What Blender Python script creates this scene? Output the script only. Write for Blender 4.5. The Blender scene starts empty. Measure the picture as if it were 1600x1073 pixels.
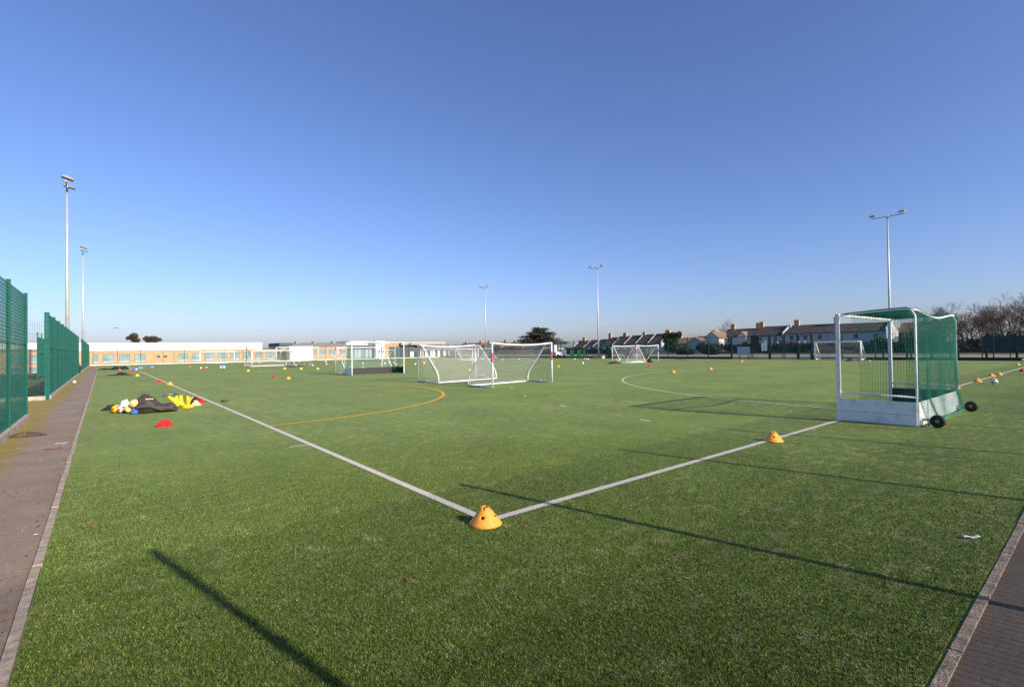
import bpy, bmesh, math, random
import numpy as np
from mathutils import Vector, Matrix, noise

S = bpy.context.scene
COL = S.collection
R = math.radians

# ------------------------------------------------------------------ camera
cam_data = bpy.data.cameras.new('camera')
cam_data.sensor_width = 36.0
cam_data.lens = 36.0 * 778.0 / 1600.0
cam_data.clip_start = 0.05
cam_data.clip_end = 6000
cam = bpy.data.objects.new('camera', cam_data)
COL.objects.link(cam)
YAW, TILT, ROLL = 0.6888, 0.0118, -0.0141
fw = Vector((math.sin(YAW) * math.cos(TILT), math.cos(YAW) * math.cos(TILT), math.sin(TILT)))
r0 = Vector((math.cos(YAW), -math.sin(YAW), 0))
u0 = r0.cross(fw)
rv = math.cos(ROLL) * r0 + math.sin(ROLL) * u0
uv = -math.sin(ROLL) * r0 + math.cos(ROLL) * u0
cam.matrix_world = Matrix(((rv.x, uv.x, -fw.x, -2.711), (rv.y, uv.y, -fw.y, -3.667),
                           (rv.z, uv.z, -fw.z, 1.556), (0, 0, 0, 1)))
S.camera = cam

# ------------------------------------------------------------------ sky and sun
SUN_EL, SUN_AZ = 25.0, 168.0          # azimuth from +Y towards +X
world = bpy.data.worlds.new('World')
S.world = world
world.use_nodes = True
wn = world.node_tree
sky = wn.nodes.new('ShaderNodeTexSky')
sky.sky_type = 'NISHITA'
sky.sun_disc = False
sky.sun_elevation = R(SUN_EL)
sky.sun_rotation = R(SUN_AZ)
sky.altitude = 0
sky.air_density = 1.0
sky.dust_density = 1.0
sky.ozone_density = 6.0
wb_ = wn.nodes.new('ShaderNodeMix'); wb_.data_type = 'RGBA'; wb_.blend_type = 'MULTIPLY'; wb_.inputs[0].default_value = 1
wb_.inputs[7].default_value = (1.02, .905, 1.03, 1)          # white balance of the camera
wn.links.new(sky.outputs[0], wb_.inputs[6])
wn.links.new(wb_.outputs[2], wn.nodes['Background'].inputs['Color'])
wn.nodes['Background'].inputs['Strength'].default_value = 0.122
sun_data = bpy.data.lights.new('sun', 'SUN')
sun_data.energy = 4.8
sun_data.angle = R(0.53)
sun_data.color = (1.0, 0.90, 0.73)
sun = bpy.data.objects.new('sun', sun_data)
COL.objects.link(sun)
_ce = math.cos(R(SUN_EL))
ldir = Vector((-math.sin(R(SUN_AZ)) * _ce, -math.cos(R(SUN_AZ)) * _ce, -math.sin(R(SUN_EL))))
sun.rotation_euler = ldir.to_track_quat('-Z', 'Y').to_euler()
S.view_settings.view_transform = 'Standard'
S.view_settings.look = 'None'
S.view_settings.exposure = 0.5
S.view_settings.gamma = 1.0
S.view_settings.use_curve_mapping = False
S.cycles.max_bounces = 6
S.cycles.transparent_max_bounces = 16

# ------------------------------------------------------------------ helpers
class MB:
    """collects faces; build() links them as one mesh object"""
    def __init__(s):
        s.v, s.f, s.m = [], [], []
    def face(s, pts, mi=0):
        b = len(s.v); s.v += [tuple(p) for p in pts]; s.f.append(tuple(range(b, b + len(pts)))); s.m.append(mi)
    def box(s, lo, hi, mi=0, M=None):
        x0, y0, z0 = lo; x1, y1, z1 = hi
        P = [Vector(p) for p in ((x0,y0,z0),(x1,y0,z0),(x1,y1,z0),(x0,y1,z0),(x0,y0,z1),(x1,y0,z1),(x1,y1,z1),(x0,y1,z1))]
        if M is not None: P = [M @ p for p in P]
        b = len(s.v); s.v += [tuple(p) for p in P]
        for q in ((0,3,2,1),(4,5,6,7),(0,1,5,4),(1,2,6,5),(2,3,7,6),(3,0,4,7)):
            s.f.append(tuple(b + i for i in q)); s.m.append(mi)
    def prism(s, poly, ext, mi=0, axis=1):
        """poly: 2-D outline in the two axes left over, ext=(a,b) along axis"""
        n = len(poly); b = len(s.v)
        for e in ext:
            for p in poly:
                if axis == 1: s.v.append((p[0], e, p[1]))
                elif axis == 0: s.v.append((e, p[0], p[1]))
                else: s.v.append((p[0], p[1], e))
        for i in range(n):
            j = (i + 1) % n
            s.f.append((b + i, b + j, b + n + j, b + n + i)); s.m.append(mi)
        s.f.append(tuple(b + i for i in range(n))[::-1]); s.m.append(mi)
        s.f.append(tuple(b + n + i for i in range(n))); s.m.append(mi)
    def tube(s, pts, rad, n=8, mi=0, caps=True):
        pts = [Vector(p) for p in pts]
        k = len(pts)
        if not hasattr(rad, '__len__'): rad = [rad] * k
        b = len(s.v); prev = None
        for i, p in enumerate(pts):
            if i == 0: d = pts[1] - p
            elif i == k - 1: d = p - pts[i - 1]
            else: d = (pts[i + 1] - p).normalized() + (p - pts[i - 1]).normalized()
            d.normalize()
            if prev is None:
                a = Vector((0, 0, 1)) if abs(d.z) < .9 else Vector((1, 0, 0))
                x = d.cross(a).normalized()
            else:
                x = (prev - d * prev.dot(d)).normalized()
            prev = x; y = d.cross(x)
            for j in range(n):
                t = 2 * math.pi * j / n
                q = p + (x * math.cos(t) + y * math.sin(t)) * rad[i]
                s.v.append((q.x, q.y, q.z))
        for i in range(k - 1):
            for j in range(n):
                a0 = b + i * n + j; a1 = b + i * n + (j + 1) % n
                s.f.append((a0, a1, a1 + n, a0 + n)); s.m.append(mi)
        if caps:
            s.f.append(tuple(b + j for j in range(n))[::-1]); s.m.append(mi)
            s.f.append(tuple(b + (k - 1) * n + j for j in range(n))); s.m.append(mi)
    def lathe(s, prof, n=24, mi=0, c=(0, 0, 0)):
        b = len(s.v); k = len(prof)
        for r, z in prof:
            for j in range(n):
                t = 2 * math.pi * j / n
                s.v.append((c[0] + r * math.cos(t), c[1] + r * math.sin(t), c[2] + z))
        for i in range(k - 1):
            for j in range(n):
                a0 = b + i * n + j; a1 = b + i * n + (j + 1) % n
                s.f.append((a0, a1, a1 + n, a0 + n)); s.m.append(mi)
    def mesh(s, name, mats, smooth=False):
        me = bpy.data.meshes.new(name)
        me.from_pydata(s.v, [], s.f)
        if not isinstance(mats, (list, tuple)): mats = [mats]
        for m in mats: me.materials.append(m)
        me.polygons.foreach_set('material_index', s.m)
        if smooth: me.polygons.foreach_set('use_smooth', [True] * len(s.f))
        me.update()
        return me
    def build(s, name, mats, parent=None, smooth=False, loc=None, kind=None):
        return link(name, s.mesh(name, mats, smooth), parent, loc, kind)

def link(name, me, parent=None, loc=None, kind=None):
    o = bpy.data.objects.new(name, me)
    COL.objects.link(o)
    if parent: o.parent = parent
    if loc is not None: o.location = loc
    if kind: o['kind'] = kind
    return o

def tag(o, label=None, cat=None, group=None, kind=None):
    if label: o['label'] = label
    if cat: o['category'] = cat
    if group: o['group'] = group
    if kind: o['kind'] = kind
    return o

def thing(name, label, cat, loc=(0, 0, 0), rz=0.0, group=None):
    o = bpy.data.objects.new(name, None)
    o.empty_display_size = .2
    COL.objects.link(o)
    o.location = loc; o.rotation_euler = (0, 0, rz)
    return tag(o, label, cat, group)

def copy_tree(o, parent=None):
    c = o.copy(); COL.objects.link(c)
    if parent: c.parent = parent
    for ch in list(o.children): copy_tree(ch, c)
    return c

def bevel(o, w=.01, seg=2):
    m = o.modifiers.new('bevel', 'BEVEL'); m.width = w; m.segments = seg; m.limit_method = 'ANGLE'
    return o

def mat(name, col, rough=.7, var=.0, scale=4.0, col2=None, bump=0.0, bscale=40.0, metal=0.0, spec=.5, detail=6, stretch=None, lo=.35, hi=.65):
    """noise-mottled principled material in object space"""
    m = bpy.data.materials.new(name); m.use_nodes = True
    nt = m.node_tree; N = nt.nodes; L = nt.links
    p = N['Principled BSDF']
    p.inputs['Roughness'].default_value = rough
    p.inputs['Metallic'].default_value = metal
    p.inputs['Specular IOR Level'].default_value = spec
    c1 = Vector(col)
    if col2 is None: col2 = tuple(max(0, c * (1 - var)) for c in col); c1 = Vector([c * (1 + var * .5) for c in col])
    tc = N.new('ShaderNodeTexCoord'); vec = tc.outputs['Object']
    if stretch:
        mp = N.new('ShaderNodeMapping'); mp.inputs['Scale'].default_value = stretch
        L.new(vec, mp.inputs[0]); vec = mp.outputs[0]
    nz = N.new('ShaderNodeTexNoise'); nz.inputs['Scale'].default_value = scale; nz.inputs['Detail'].default_value = detail
    L.new(vec, nz.inputs['Vector'])
    rp = N.new('ShaderNodeValToRGB')
    rp.color_ramp.elements[0].position = lo; rp.color_ramp.elements[1].position = hi
    rp.color_ramp.elements[0].color = (*c1, 1); rp.color_ramp.elements[1].color = (*col2, 1)
    L.new(nz.outputs['Fac'], rp.inputs[0]); L.new(rp.outputs[0], p.inputs['Base Color'])
    if bump:
        nb = N.new('ShaderNodeTexNoise'); nb.inputs['Scale'].default_value = bscale; nb.inputs['Detail'].default_value = 3
        L.new(vec, nb.inputs['Vector'])
        b = N.new('ShaderNodeBump'); b.inputs['Strength'].default_value = bump; b.inputs['Distance'].default_value = .02
        L.new(nb.outputs['Fac'], b.inputs['Height']); L.new(b.outputs[0], p.inputs['Normal'])
    return m

M = {}
def defm(key, *a, **k): M[key] = mat(key, *a, **k)
defm('white_paint', (.68, .70, .72), .45, .3, 5, lo=.5, hi=.8)
defm('white_plastic', (.8, .8, .8), .35, .05, 5)
defm('dirty_white', (.7, .68, .62), .7, .25, 30)
defm('black_board', (.012, .012, .013), .5, .3, 6)
defm('rubber', (.012, .012, .012), .65, .3, 20)
defm('steel', (.42, .43, .44), .45, .12, 3, metal=.6)
defm('mast_steel', (.5, .5, .49), .5, .12, 2, metal=.35)
defm('lamp_body', (.22, .22, .215), .5, .15, 3)
defm('lamp_glass', (.09, .09, .1), .12, .1, 3)
defm('fence_green', (.004, .098, .076), .55, .2, 4, spec=.2)
defm('fence_dark', (.004, .06, .048), .55, .2, 4)
defm('net_green', (.003, .175, .12), .7, .15, 10)
defm('net_white', (.74, .74, .72), .7, .1, 10)
defm('concrete', (.44, .36, .28), .9, .3, 9, bump=.3, bscale=60)
defm('kerb_concrete', (.44, .345, .26), .9, .35, 14, bump=.4, bscale=90)
defm('kerb_shaded', (.27, .205, .15), .9, .45, 12, bump=.5, bscale=80)  # kerb concrete with the mesh fence's shade darkened into its colour
defm('orange', (.95, .37, .045), .5, .22, 22, lo=.45, hi=.8)
defm('pale_orange', (.95, .62, .28), .5, .06, 8)
defm('gold', (.9, .50, .07), .45, .06, 8)
defm('red', (.75, .012, .015), .5, .08, 8)
defm('rose', (.72, .11, .08), .5, .08, 8)
defm('maroon', (.38, .02, .02), .5, .08, 8)
defm('lime', (.66, .78, .06), .45, .06, 8)
defm('yellow', (.92, .62, .005), .45, .06, 8)
defm('white', (.8, .8, .78), .45, .05, 8)
defm('ball_dark', (.03, .03, .04), .4, .1, 8)
defm('red_cloth', (.72, .008, .014), .85, .3, 14)
defm('white_cloth', (.75, .74, .75), .85, .12, 14)
defm('blue_cloth', (.02, .16, .6), .85, .2, 14)
defm('lime_cloth', (.7, .72, .05), .85, .2, 14)
defm('black_cloth', (.013, .012, .013), .8, .4, 14)
defm('bag_cloth', (.062, .049, .047), .7, .35, 9, bump=.5, bscale=70)
defm('grey_plastic', (.13, .12, .13), .4, .2, 9)
defm('brick_tan', (.54, .32, .17), .85, .14, .8)
defm('fascia_white', (.76, .73, .69), .6, .05, .5)
defm('roof_grey', (.24, .225, .22), .7, .12, 1.5)
defm('roof_lilac', (.31, .255, .255), .7, .1, 1.0)
defm('wall_dark', (.085, .085, .08), .7, .15, 1.0)
defm('slate_dark', (.035, .06, .085), .6, .15, 2)
defm('navy', (.03, .045, .1), .4, .1, 2)
defm('brown_frame', (.13, .06, .05), .5, .1, 2)
defm('win_frame', (.16, .2, .23), .5, .1, 3)
defm('glass_pale', (.23, .34, .33), .12, .25, .9)
defm('glass_dark', (.05, .075, .09), .08, .3, .7)
defm('roof_slate', (.058, .048, .046), .8, .4, 1.3, bump=.3, bscale=14)
defm('roof_tile', (.22, .13, .085), .85, .3, 2.5, bump=.3, bscale=14)
defm('render_white', (.50, .51, .53), .85, .15, .8)
defm('render_cream', (.52, .46, .38), .85, .15, .8)
defm('brick_brown', (.30, .16, .10), .9, .25, 3)
defm('brick_red', (.42, .14, .07), .9, .25, 3)
defm('chimney_brick', (.46, .30, .18), .9, .25, 4)
defm('parapet', (.50, .41, .32), .9, .2, 3)
defm('terracotta', (.5, .2, .1), .9, .2, 5)
defm('bark', (.085, .06, .048), .95, .35, 6)
defm('twig', (.125, .08, .062), .95, .3, 3)
defm('cedar_a', (.03, .034, .018), .85, .3, 2)
defm('cedar_b', (.06, .055, .026), .85, .3, 2)
defm('ivy_a', (.035, .05, .012), .7, .3, 2)
defm('ivy_b', (.075, .07, .02), .8, .3, 2)
defm('russet', (.30, .10, .035), .85, .3, 2)
defm('hedge_a', (.016, .038, .02), .8, .3, 2)
defm('timber', (.055, .042, .03), .9, .3, 5)
defm('sign_white', (.8, .8, .79), .5, .05, 5)
defm('sign_black', (.02, .025, .035), .5, .1, 5)
defm('sign_blue', (.13, .42, .68), .5, .1, 5)
defm('sign_grey', (.38, .43, .5), .5, .08, 5)
defm('panel_green', (.13, .46, .11), .5, .1, 3)
defm('sticker_red', (.62, .09, .12), .5, .1, 12)
defm('leaf_brown', (.30, .10, .03), .8, .3, 20)
defm('mould', (.11, .07, .05), .95, .5, 14)
defm('skin', (.55, .33, .24), .6, .05, 5)
defm('dark_suit', (.02, .02, .025), .8, .2, 8)
defm('hair', (.06, .035, .02), .7, .2, 20)
defm('tarp_blue', (.02, .12, .42), .6, .2, 6)

def node_mat(name):
    m = bpy.data.materials.new(name); m.use_nodes = True
    return m, m.node_tree.nodes, m.node_tree.links, m.node_tree.nodes['Principled BSDF']

def noise_node(N, L, vec, scale, detail=4, rough=.6, stretch=None, w=None):
    if stretch:
        mp = N.new('ShaderNodeMapping'); mp.inputs['Scale'].default_value = stretch; L.new(vec, mp.inputs[0]); vec = mp.outputs[0]
    n = N.new('ShaderNodeTexNoise'); n.inputs['Scale'].default_value = scale; n.inputs['Detail'].default_value = detail
    n.inputs['Roughness'].default_value = rough
    L.new(vec, n.inputs['Vector']); return n.outputs['Fac']

def ramp(N, L, fac, stops):
    r = N.new('ShaderNodeValToRGB'); e = r.color_ramp.elements
    while len(e) < len(stops): e.new(.5)
    for i, (p, c) in enumerate(stops):
        e[i].position = p; e[i].color = (*c, 1) if len(c) == 3 else c
    L.new(fac, r.inputs[0]); return r.outputs[0]

def mixc(N, L, fac, a, b, mode='MIX'):
    x = N.new('ShaderNodeMix'); x.data_type = 'RGBA'; x.blend_type = mode
    if isinstance(fac, (int, float)): x.inputs[0].default_value = fac
    else: L.new(fac, x.inputs[0])
    for i, s in ((6, a), (7, b)):
        if isinstance(s, tuple): x.inputs[i].default_value = (*s, 1)
        else: L.new(s, x.inputs[i])
    return x.outputs[2]

def grey(v): return (v, v, v)

def turf_material():
    m, N, L, p = node_mat('turf')
    tc = N.new('ShaderNodeTexCoord'); o = tc.outputs['Object']
    base = ramp(N, L, noise_node(N, L, o, 55, 5, .75), [(.36, (.020, .046, .003)), (.5, (.110, .168, .015)), (.62, (.24, .305, .045))])
    # broad mottling of worn and lush pile
    big = ramp(N, L, noise_node(N, L, o, .55, 5, .6), [(.3, grey(.72)), (.7, grey(1.2))])
    base = mixc(N, L, 1.0, base, big, 'MULTIPLY')
    # brushing tracks along the pitch
    st = ramp(N, L, noise_node(N, L, o, 1.0, 3, .6, (4.0, .12, 1)), [(.35, grey(.86)), (.65, grey(1.1))])
    base = mixc(N, L, .75, base, st, 'MULTIPLY')
    # infill sand showing through in scuffs
    sc = ramp(N, L, noise_node(N, L, o, 4.2, 7, .70, (1, 1.6, 1)), [(.50, grey(0)), (.68, grey(.9))])
    reg = ramp(N, L, noise_node(N, L, o, .13, 2, .5), [(.34, grey(.16)), (.58, grey(1))])
    f = mixc(N, L, 1.0, sc, reg, 'MULTIPLY')
    f = mixc(N, L, 1.0, f, ramp(N, L, noise_node(N, L, o, 90, 3, .7), [(.25, grey(.2)), (.6, grey(.95))]), 'MULTIPLY')
    base = mixc(N, L, f, base, (.46, .40, .20))
    # moss and old leaf dust against the right-hand kerb (a real stain, y = -3 .. -2.6)
    L.new(base, p.inputs['Base Color'])
    p.inputs['Roughness'].default_value = .72
    p.inputs['Specular IOR Level'].default_value = .2
    p.inputs['Sheen Weight'].default_value = .12
    p.inputs['Sheen Tint'].default_value = (.6, .75, .35, 1)
    b = N.new('ShaderNodeBump'); b.inputs['Strength'].default_value = .6; b.inputs['Distance'].default_value = .02
    L.new(noise_node(N, L, o, 85, 4, .8), b.inputs['Height']); L.new(b.outputs[0], p.inputs['Normal'])
    return m
M['turf'] = turf_material()

def asphalt_material(name, dark=1.0, moss=True, moss_axis=None):
    m, N, L, p = node_mat(name)
    tc = N.new('ShaderNodeTexCoord'); o = tc.outputs['Object']
    c = ramp(N, L, noise_node(N, L, o, 130, 4, .8), [(.3, (.15 * dark, .105 * dark, .075 * dark)), (.52, (.30 * dark, .222 * dark, .160 * dark)), (.75, (.46 * dark, .355 * dark, .26 * dark))])
    c = mixc(N, L, 1.0, c, ramp(N, L, noise_node(N, L, o, 34, 3, .8), [(.3, grey(.74)), (.5, grey(1.0)), (.72, grey(1.25))]), 'MULTIPLY')
    big = ramp(N, L, noise_node(N, L, o, .9, 6, .65), [(.3, grey(.72)), (.7, grey(1.18))])
    c = mixc(N, L, 1.0, c, big, 'MULTIPLY')
    if moss:
        sp = N.new('ShaderNodeSeparateXYZ'); L.new(o, sp.inputs[0])
        mr = N.new('ShaderNodeMapRange'); L.new(sp.outputs[moss_axis[0]], mr.inputs[0])
        mr.inputs[1].default_value = moss_axis[1]; mr.inputs[2].default_value = moss_axis[2]
        mr.inputs[3].default_value = .66; mr.inputs[4].default_value = 0
        ad = N.new('ShaderNodeMath'); ad.operation = 'ADD'
        L.new(mr.outputs[0], ad.inputs[0]); L.new(noise_node(N, L, o, 1.7, 7, .7, (2, .8, 1)), ad.inputs[1])
        f = ramp(N, L, ad.outputs[0], [(.72, grey(0)), (.95, grey(.85))])
        mc = ramp(N, L, noise_node(N, L, o, 5, 5, .7), [(.35, (.24, .185, .015)), (.55, (.30, .22, .02)), (.7, (.30, .15, .045))])
        c = mixc(N, L, f, c, mc)
    L.new(c, p.inputs['Base Color'])
    p.inputs['Roughness'].default_value = .9
    b = N.new('ShaderNodeBump'); b.inputs['Strength'].default_value = .6; b.inputs['Distance'].default_value = .006
    L.new(noise_node(N, L, o, 150, 3, .8), b.inputs['Height']); L.new(b.outputs[0], p.inputs['Normal'])
    return m
M['asphalt_left'] = asphalt_material('asphalt_left', 1.0, True, (0, -4.25, -3.35))
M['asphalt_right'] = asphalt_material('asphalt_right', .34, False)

def line_material(name, col, wear):
    m, N, L, p = node_mat(name)
    tc = N.new('ShaderNodeTexCoord'); o = tc.outputs['Object']
    c = ramp(N, L, noise_node(N, L, o, 60, 5, .8), [(.3, tuple(x * .62 for x in col)), (.6, col)])
    f = ramp(N, L, noise_node(N, L, o, 25, 6, .8), [(.55, grey(0)), (.72, grey(wear))])
    c = mixc(N, L, f, c, (.12, .14, .05))
    L.new(c, p.inputs['Base Color']); p.inputs['Roughness'].default_value = .85
    b = N.new('ShaderNodeBump'); b.inputs['Strength'].default_value = .7; b.inputs['Distance'].default_value = .01
    L.new(noise_node(N, L, o, 90, 3, .8), b.inputs['Height']); L.new(b.outputs[0], p.inputs['Normal'])
    return m
M['line_white'] = line_material('line_white', (.74, .68, .58), .5)
M['line_yellow'] = line_material('line_yellow', (.85, .46, .02), .2)
M['line_faint'] = line_material('line_faint', (.42, .42, .24), .9)
def verge_material():
    m, N, L, p = node_mat('verge_grass')
    tc = N.new('ShaderNodeTexCoord'); o = tc.outputs['Object']
    c = ramp(N, L, noise_node(N, L, o, 30, 6, .8), [(.3, (.045, .06, .015)), (.55, (.10, .115, .03)), (.75, (.17, .15, .06))])
    c = mixc(N, L, 1.0, c, ramp(N, L, noise_node(N, L, o, .25, 4, .6), [(.3, grey(.75)), (.7, grey(1.2))]), 'MULTIPLY')
    L.new(c, p.inputs['Base Color']); p.inputs['Roughness'].default_value = .9
    return m
M['verge'] = verge_material()
defm('road', (.30, .25, .215), .9, .2, .6)

# ------------------------------------------------------------------ ground
def sheet(name, x0, x1, y0, y1, z, m, n=1):
    b = MB()
    for i in range(n):
        b.face([(x0 + (x1 - x0) * i / n, y0, z), (x0 + (x1 - x0) * (i + 1) / n, y0, z), (x0 + (x1 - x0) * (i + 1) / n, y1, z), (x0 + (x1 - x0) * i / n, y1, z)])
    return b.build(name, m, kind='structure')
sheet('terrain', -2500, 2500, -2500, 2500, -.12, M['verge'])
sheet('artificial_turf', -3.06, 56.9, -3.10, 93.9, 0, M['turf'])
sheet('footpath', -4.2, -3.112, -8, 95, -.008, M['asphalt_left'])
sheet('footpath', -16, -4.2, 13.3, 20.62, -.010, M['asphalt_left'])
sheet('footpath', -3.112, 60, -5.6, -3.147, -.008, M['asphalt_right'])
sheet('footpath', -4.2, 56.9, 94.3, 99.9, -.02, M['concrete'])
sheet('grass_verge', 57.2, 118, -60, 240, -.05, M['verge'])
sheet('grass_verge', -60, -4.4, 20.75, 120, -.03, M['verge'])
sheet('road', 71, 87, -400, 400, -.03, M['road'])

# kerbs: a bedding strip with every stone a piece of its own
def kerb(name, along, fixed0, fixed1, a0, a1, step, ztop, zbase, m, seed):
    rnd = random.Random(seed)
    b = MB()
    if along == 'y': b.box((fixed0 + .004, a0, zbase), (fixed1 - .004, a1, ztop - .012))
    else: b.box((a0, fixed0 + .004, zbase), (a1, fixed1 - .004, ztop - .012))
    k = b.build(name, m, kind='structure')
    q = MB(); w = fixed1 - fixed0
    if along == 'y': q.box((-w / 2, .004, zbase + .01), (w / 2, step - .006, ztop))
    else: q.box((.004, -w / 2, zbase + .01), (step - .006, w / 2, ztop))
    me = q.mesh('kerb_stone', m)
    n = int((a1 - a0) / step)
    for i in range(min(n, 300)):
        c = (fixed0 + fixed1) / 2 + rnd.uniform(-.003, .003)
        z = rnd.uniform(-.004, .004)
        o = link('kerb_stone', me, k, (c, a0 + i * step, z) if along == 'y' else (a0 + i * step, c, z))
    return k
kerb('kerb', 'y', -3.115, -3.062, -3.15, 94.0, .915, .016, -.1, M['kerb_concrete'], 1)
kerb('kerb', 'x', -3.147, -3.100, -3.05, 56.9, .915, .008, -.1, M['kerb_shaded'], 2)
kerb('kerb', 'x', 93.9, 94.25, -4.2, 56.9, 1.0, .10, -.1, M['fascia_white'], 3)

# ------------------------------------------------------------------ painted lines (pieces of the turf)
Z = .004
def strip(pts, w, z=Z):
    b = MB(); pts = [Vector((p[0], p[1], z)) for p in pts]; L_, R_ = [], []
    for i, p in enumerate(pts):
        d = (pts[min(i + 1, len(pts) - 1)] - pts[max(i - 1, 0)]).normalized()
        n = Vector((-d.y, d.x, 0)) * w / 2
        L_.append(p + n); R_.append(p - n)
    for i in range(len(pts) - 1): b.face([R_[i], R_[i + 1], L_[i + 1], L_[i]])
    return b
def mark(name, pts, w, m, z=Z): return strip(pts, w, z).build(name, M[m], kind='structure')
def arc(cx, cy, r, a0, a1, n=48):
    return [(cx + r * math.cos(a0 + (a1 - a0) * i / n), cy + r * math.sin(a0 + (a1 - a0) * i / n)) for i in range(n + 1)]
mark('sideline', [(0, -.043), (0, 91.4)], .088, 'line_white')
mark('backline', [(.045, 0), (55, 0)], .088, 'line_white', Z + .0006)
mark('backline', [(0, 91.4), (55, 91.4)], .078, 'line_faint', Z + .0006)
mark('sideline', [(55, 0), (55, 91.4)], .078, 'line_faint')
mark('field_line', [(0, 22.9), (55, 22.9)], .075, 'line_faint', Z + .0012)
mark('field_line', [(0, 45.7), (55, 45.7)], .075, 'line_faint', Z + .0012)
mark('field_line', [(0, 68.5), (55, 68.5)], .075, 'line_faint', Z + .0012)
PA, PB, RR = (25.67, 0), (29.33, 0), 14.63
mark('shooting_circle', arc(*PA, RR, math.pi, math.pi / 2) + arc(*PB, RR, math.pi / 2, 0), .075, 'line_white', Z + .0018)
for a in np.arange(8.1, 90, 9.5):                                       # broken line 5 m outside the circle
    A = R(a); q = .15 / (RR + 5)
    mark('dash_mark', arc(PA[0], 0, RR + 5, math.pi - A - q, math.pi - A + q, 2), .075, 'line_white')
for y in (5.0, 14.63): mark('tick_mark', [(-.34, y), (-.045, y)], .05, 'line_white')
mark('yellow_area_line', arc(0, 15.55, 7.75, -math.pi / 2, math.pi / 2, 64), .10, 'line_yellow', Z + .0024)
mark('yellow_area_line', arc(0, 43.6, 7.75, -math.pi / 2, math.pi / 2, 64), .10, 'line_yellow', Z + .0024)
mark('yellow_area_line', arc(55, 15.55, 7.75, math.pi / 2, 3 * math.pi / 2, 64), .10, 'line_yellow', Z + .0024)

# ------------------------------------------------------------------ turf pile near the camera
def grass_pile():
    rng = np.random.default_rng(7)
    n = 760000
    u = rng.random(n)
    d0, d1 = 1.6, 10.5
    d = d0 * (d1 / d0) ** u                                              # even count per octave
    keep = rng.random(n) < np.clip((10.5 - d) / 4.5, 0, 1) * np.clip(d / 2.6, .3, 1)
    th = YAW + rng.uniform(-.86, .86, n)
    x = -2.711 + d * np.sin(th); y = -3.667 + d * np.cos(th)
    keep &= (x > -3.05) & (y > -3.085)
    x, y, d = x[keep], y[keep], d[keep]; n = len(x)
    inl = ((np.abs(x) < .044) & (y > -.045)) | ((np.abs(y) < .044) & (x > -.045))
    ang = rng.uniform(0, 2 * np.pi, n); lean = rng.uniform(.002, .012, n); la = rng.uniform(0, 2 * np.pi, n)
    h = rng.uniform(.008, .016, n) * np.where(inl, .55, 1); w = rng.uniform(.0010, .0019, n) * (1 + d * .10)
    dx, dy = np.cos(ang) * w, np.sin(ang) * w
    tx, ty = np.cos(la) * lean, np.sin(la) * lean
    V = np.empty((n, 3, 3))
    V[:, 0] = np.stack([x - dx, y - dy, np.zeros(n)], 1)
    V[:, 1] = np.stack([x + dx, y + dy, np.zeros(n)], 1)
    V[:, 2] = np.stack([x + tx, y + ty, h], 1)
    def mk(name, sel, mats, mi):
        k = int(sel.sum()); v = V[sel].reshape(-1, 3)
        me = bpy.data.meshes.new(name); me.vertices.add(k * 3); me.vertices.foreach_set('co', v.ravel())
        me.loops.add(k * 3); me.loops.foreach_set('vertex_index', np.arange(k * 3, dtype=np.int32))
        me.polygons.add(k); me.polygons.foreach_set('loop_start', np.arange(0, k * 3, 3, dtype=np.int32))
        for m_ in mats: me.materials.append(m_)
        me.polygons.foreach_set('material_index', mi[sel].astype(np.int32))
        me.update(calc_edges=True)
        return link(name, me, kind='stuff')
    mi = rng.choice(5, n, p=[.30, .32, .25, .09, .04])
    for k in range(120):                                                  # pale scuffs where the pile is worn
        cx, cy = (rng.uniform(-2.9, 5), rng.uniform(-2.6, 6)) if k % 3 else (rng.normal(.4, 1.0), rng.normal(1.0, 1.1))
        a = rng.uniform(0, np.pi); ra, rb = rng.uniform(.05, .20), rng.uniform(.02, .06)
        ex = (x - cx) * np.cos(a) + (y - cy) * np.sin(a); ey = -(x - cx) * np.sin(a) + (y - cy) * np.cos(a)
        q = np.exp(-((ex / ra) ** 2 + (ey / rb) ** 2))
        hit = rng.random(n) < q * rng.uniform(.25, .6)
        mi[hit] = 4
    cols = [(.016, .036, .003), (.074, .134, .011), (.19, .26, .036), (.115, .125, .024), (.36, .34, .16)]
    ms = [mat('pile_%s' % 'abcde'[i], c, .6, .1, 20, spec=.35) for i, c in enumerate(cols)]
    mk('turf_grass', ~inl, ms, mi)
    mk('line_grass', inl, [mat('line_pile', (.70, .65, .55), .7, .3, 60)], np.zeros(n, int))
grass_pile()

# ------------------------------------------------------------------ welded mesh fences
PW = 2.94                                            # post spacing
def panel_mesh(name, w, h, dense, m, z0=.12, wr=.0019, rail=True, vs=.062, single=False):
    """twin-wire panel in the local xz plane, x = 0..w; the lower half is the tighter rebound mesh"""
    b = MB()
    def wire(x0, x1, z0_, z1_, y=0, t=wr):
        b.box((x0, y - t, z0_), (x1, y + t, z1_))
    n = int(w / vs)
    for i in range(n + 1):
        x = i * w / n; wire(x - wr, x + wr, z0, z0 + h)
    mid = z0 + h * .58
    z = z0 + .02
    while z < z0 + h:
        for y in ((0.005,) if single else (-.007, .007)): wire(0, w, z - wr, z + wr, y)
        z += dense if z < mid else dense * (1.9 if single else 1.5)
    if rail: b.box((0, -.009, mid - .009), (w, .009, mid + .009))
    return b.mesh(name, m)
PANEL = panel_mesh('mesh_panel', PW - .07, 2.94, .048, M['fence_green'], vs=.052, wr=.002)
PANEL_PLAIN = panel_mesh('mesh_panel', PW - .07, 2.94, .021, M['fence_green'], rail=False, vs=.062, wr=.0021, single=True)
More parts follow.
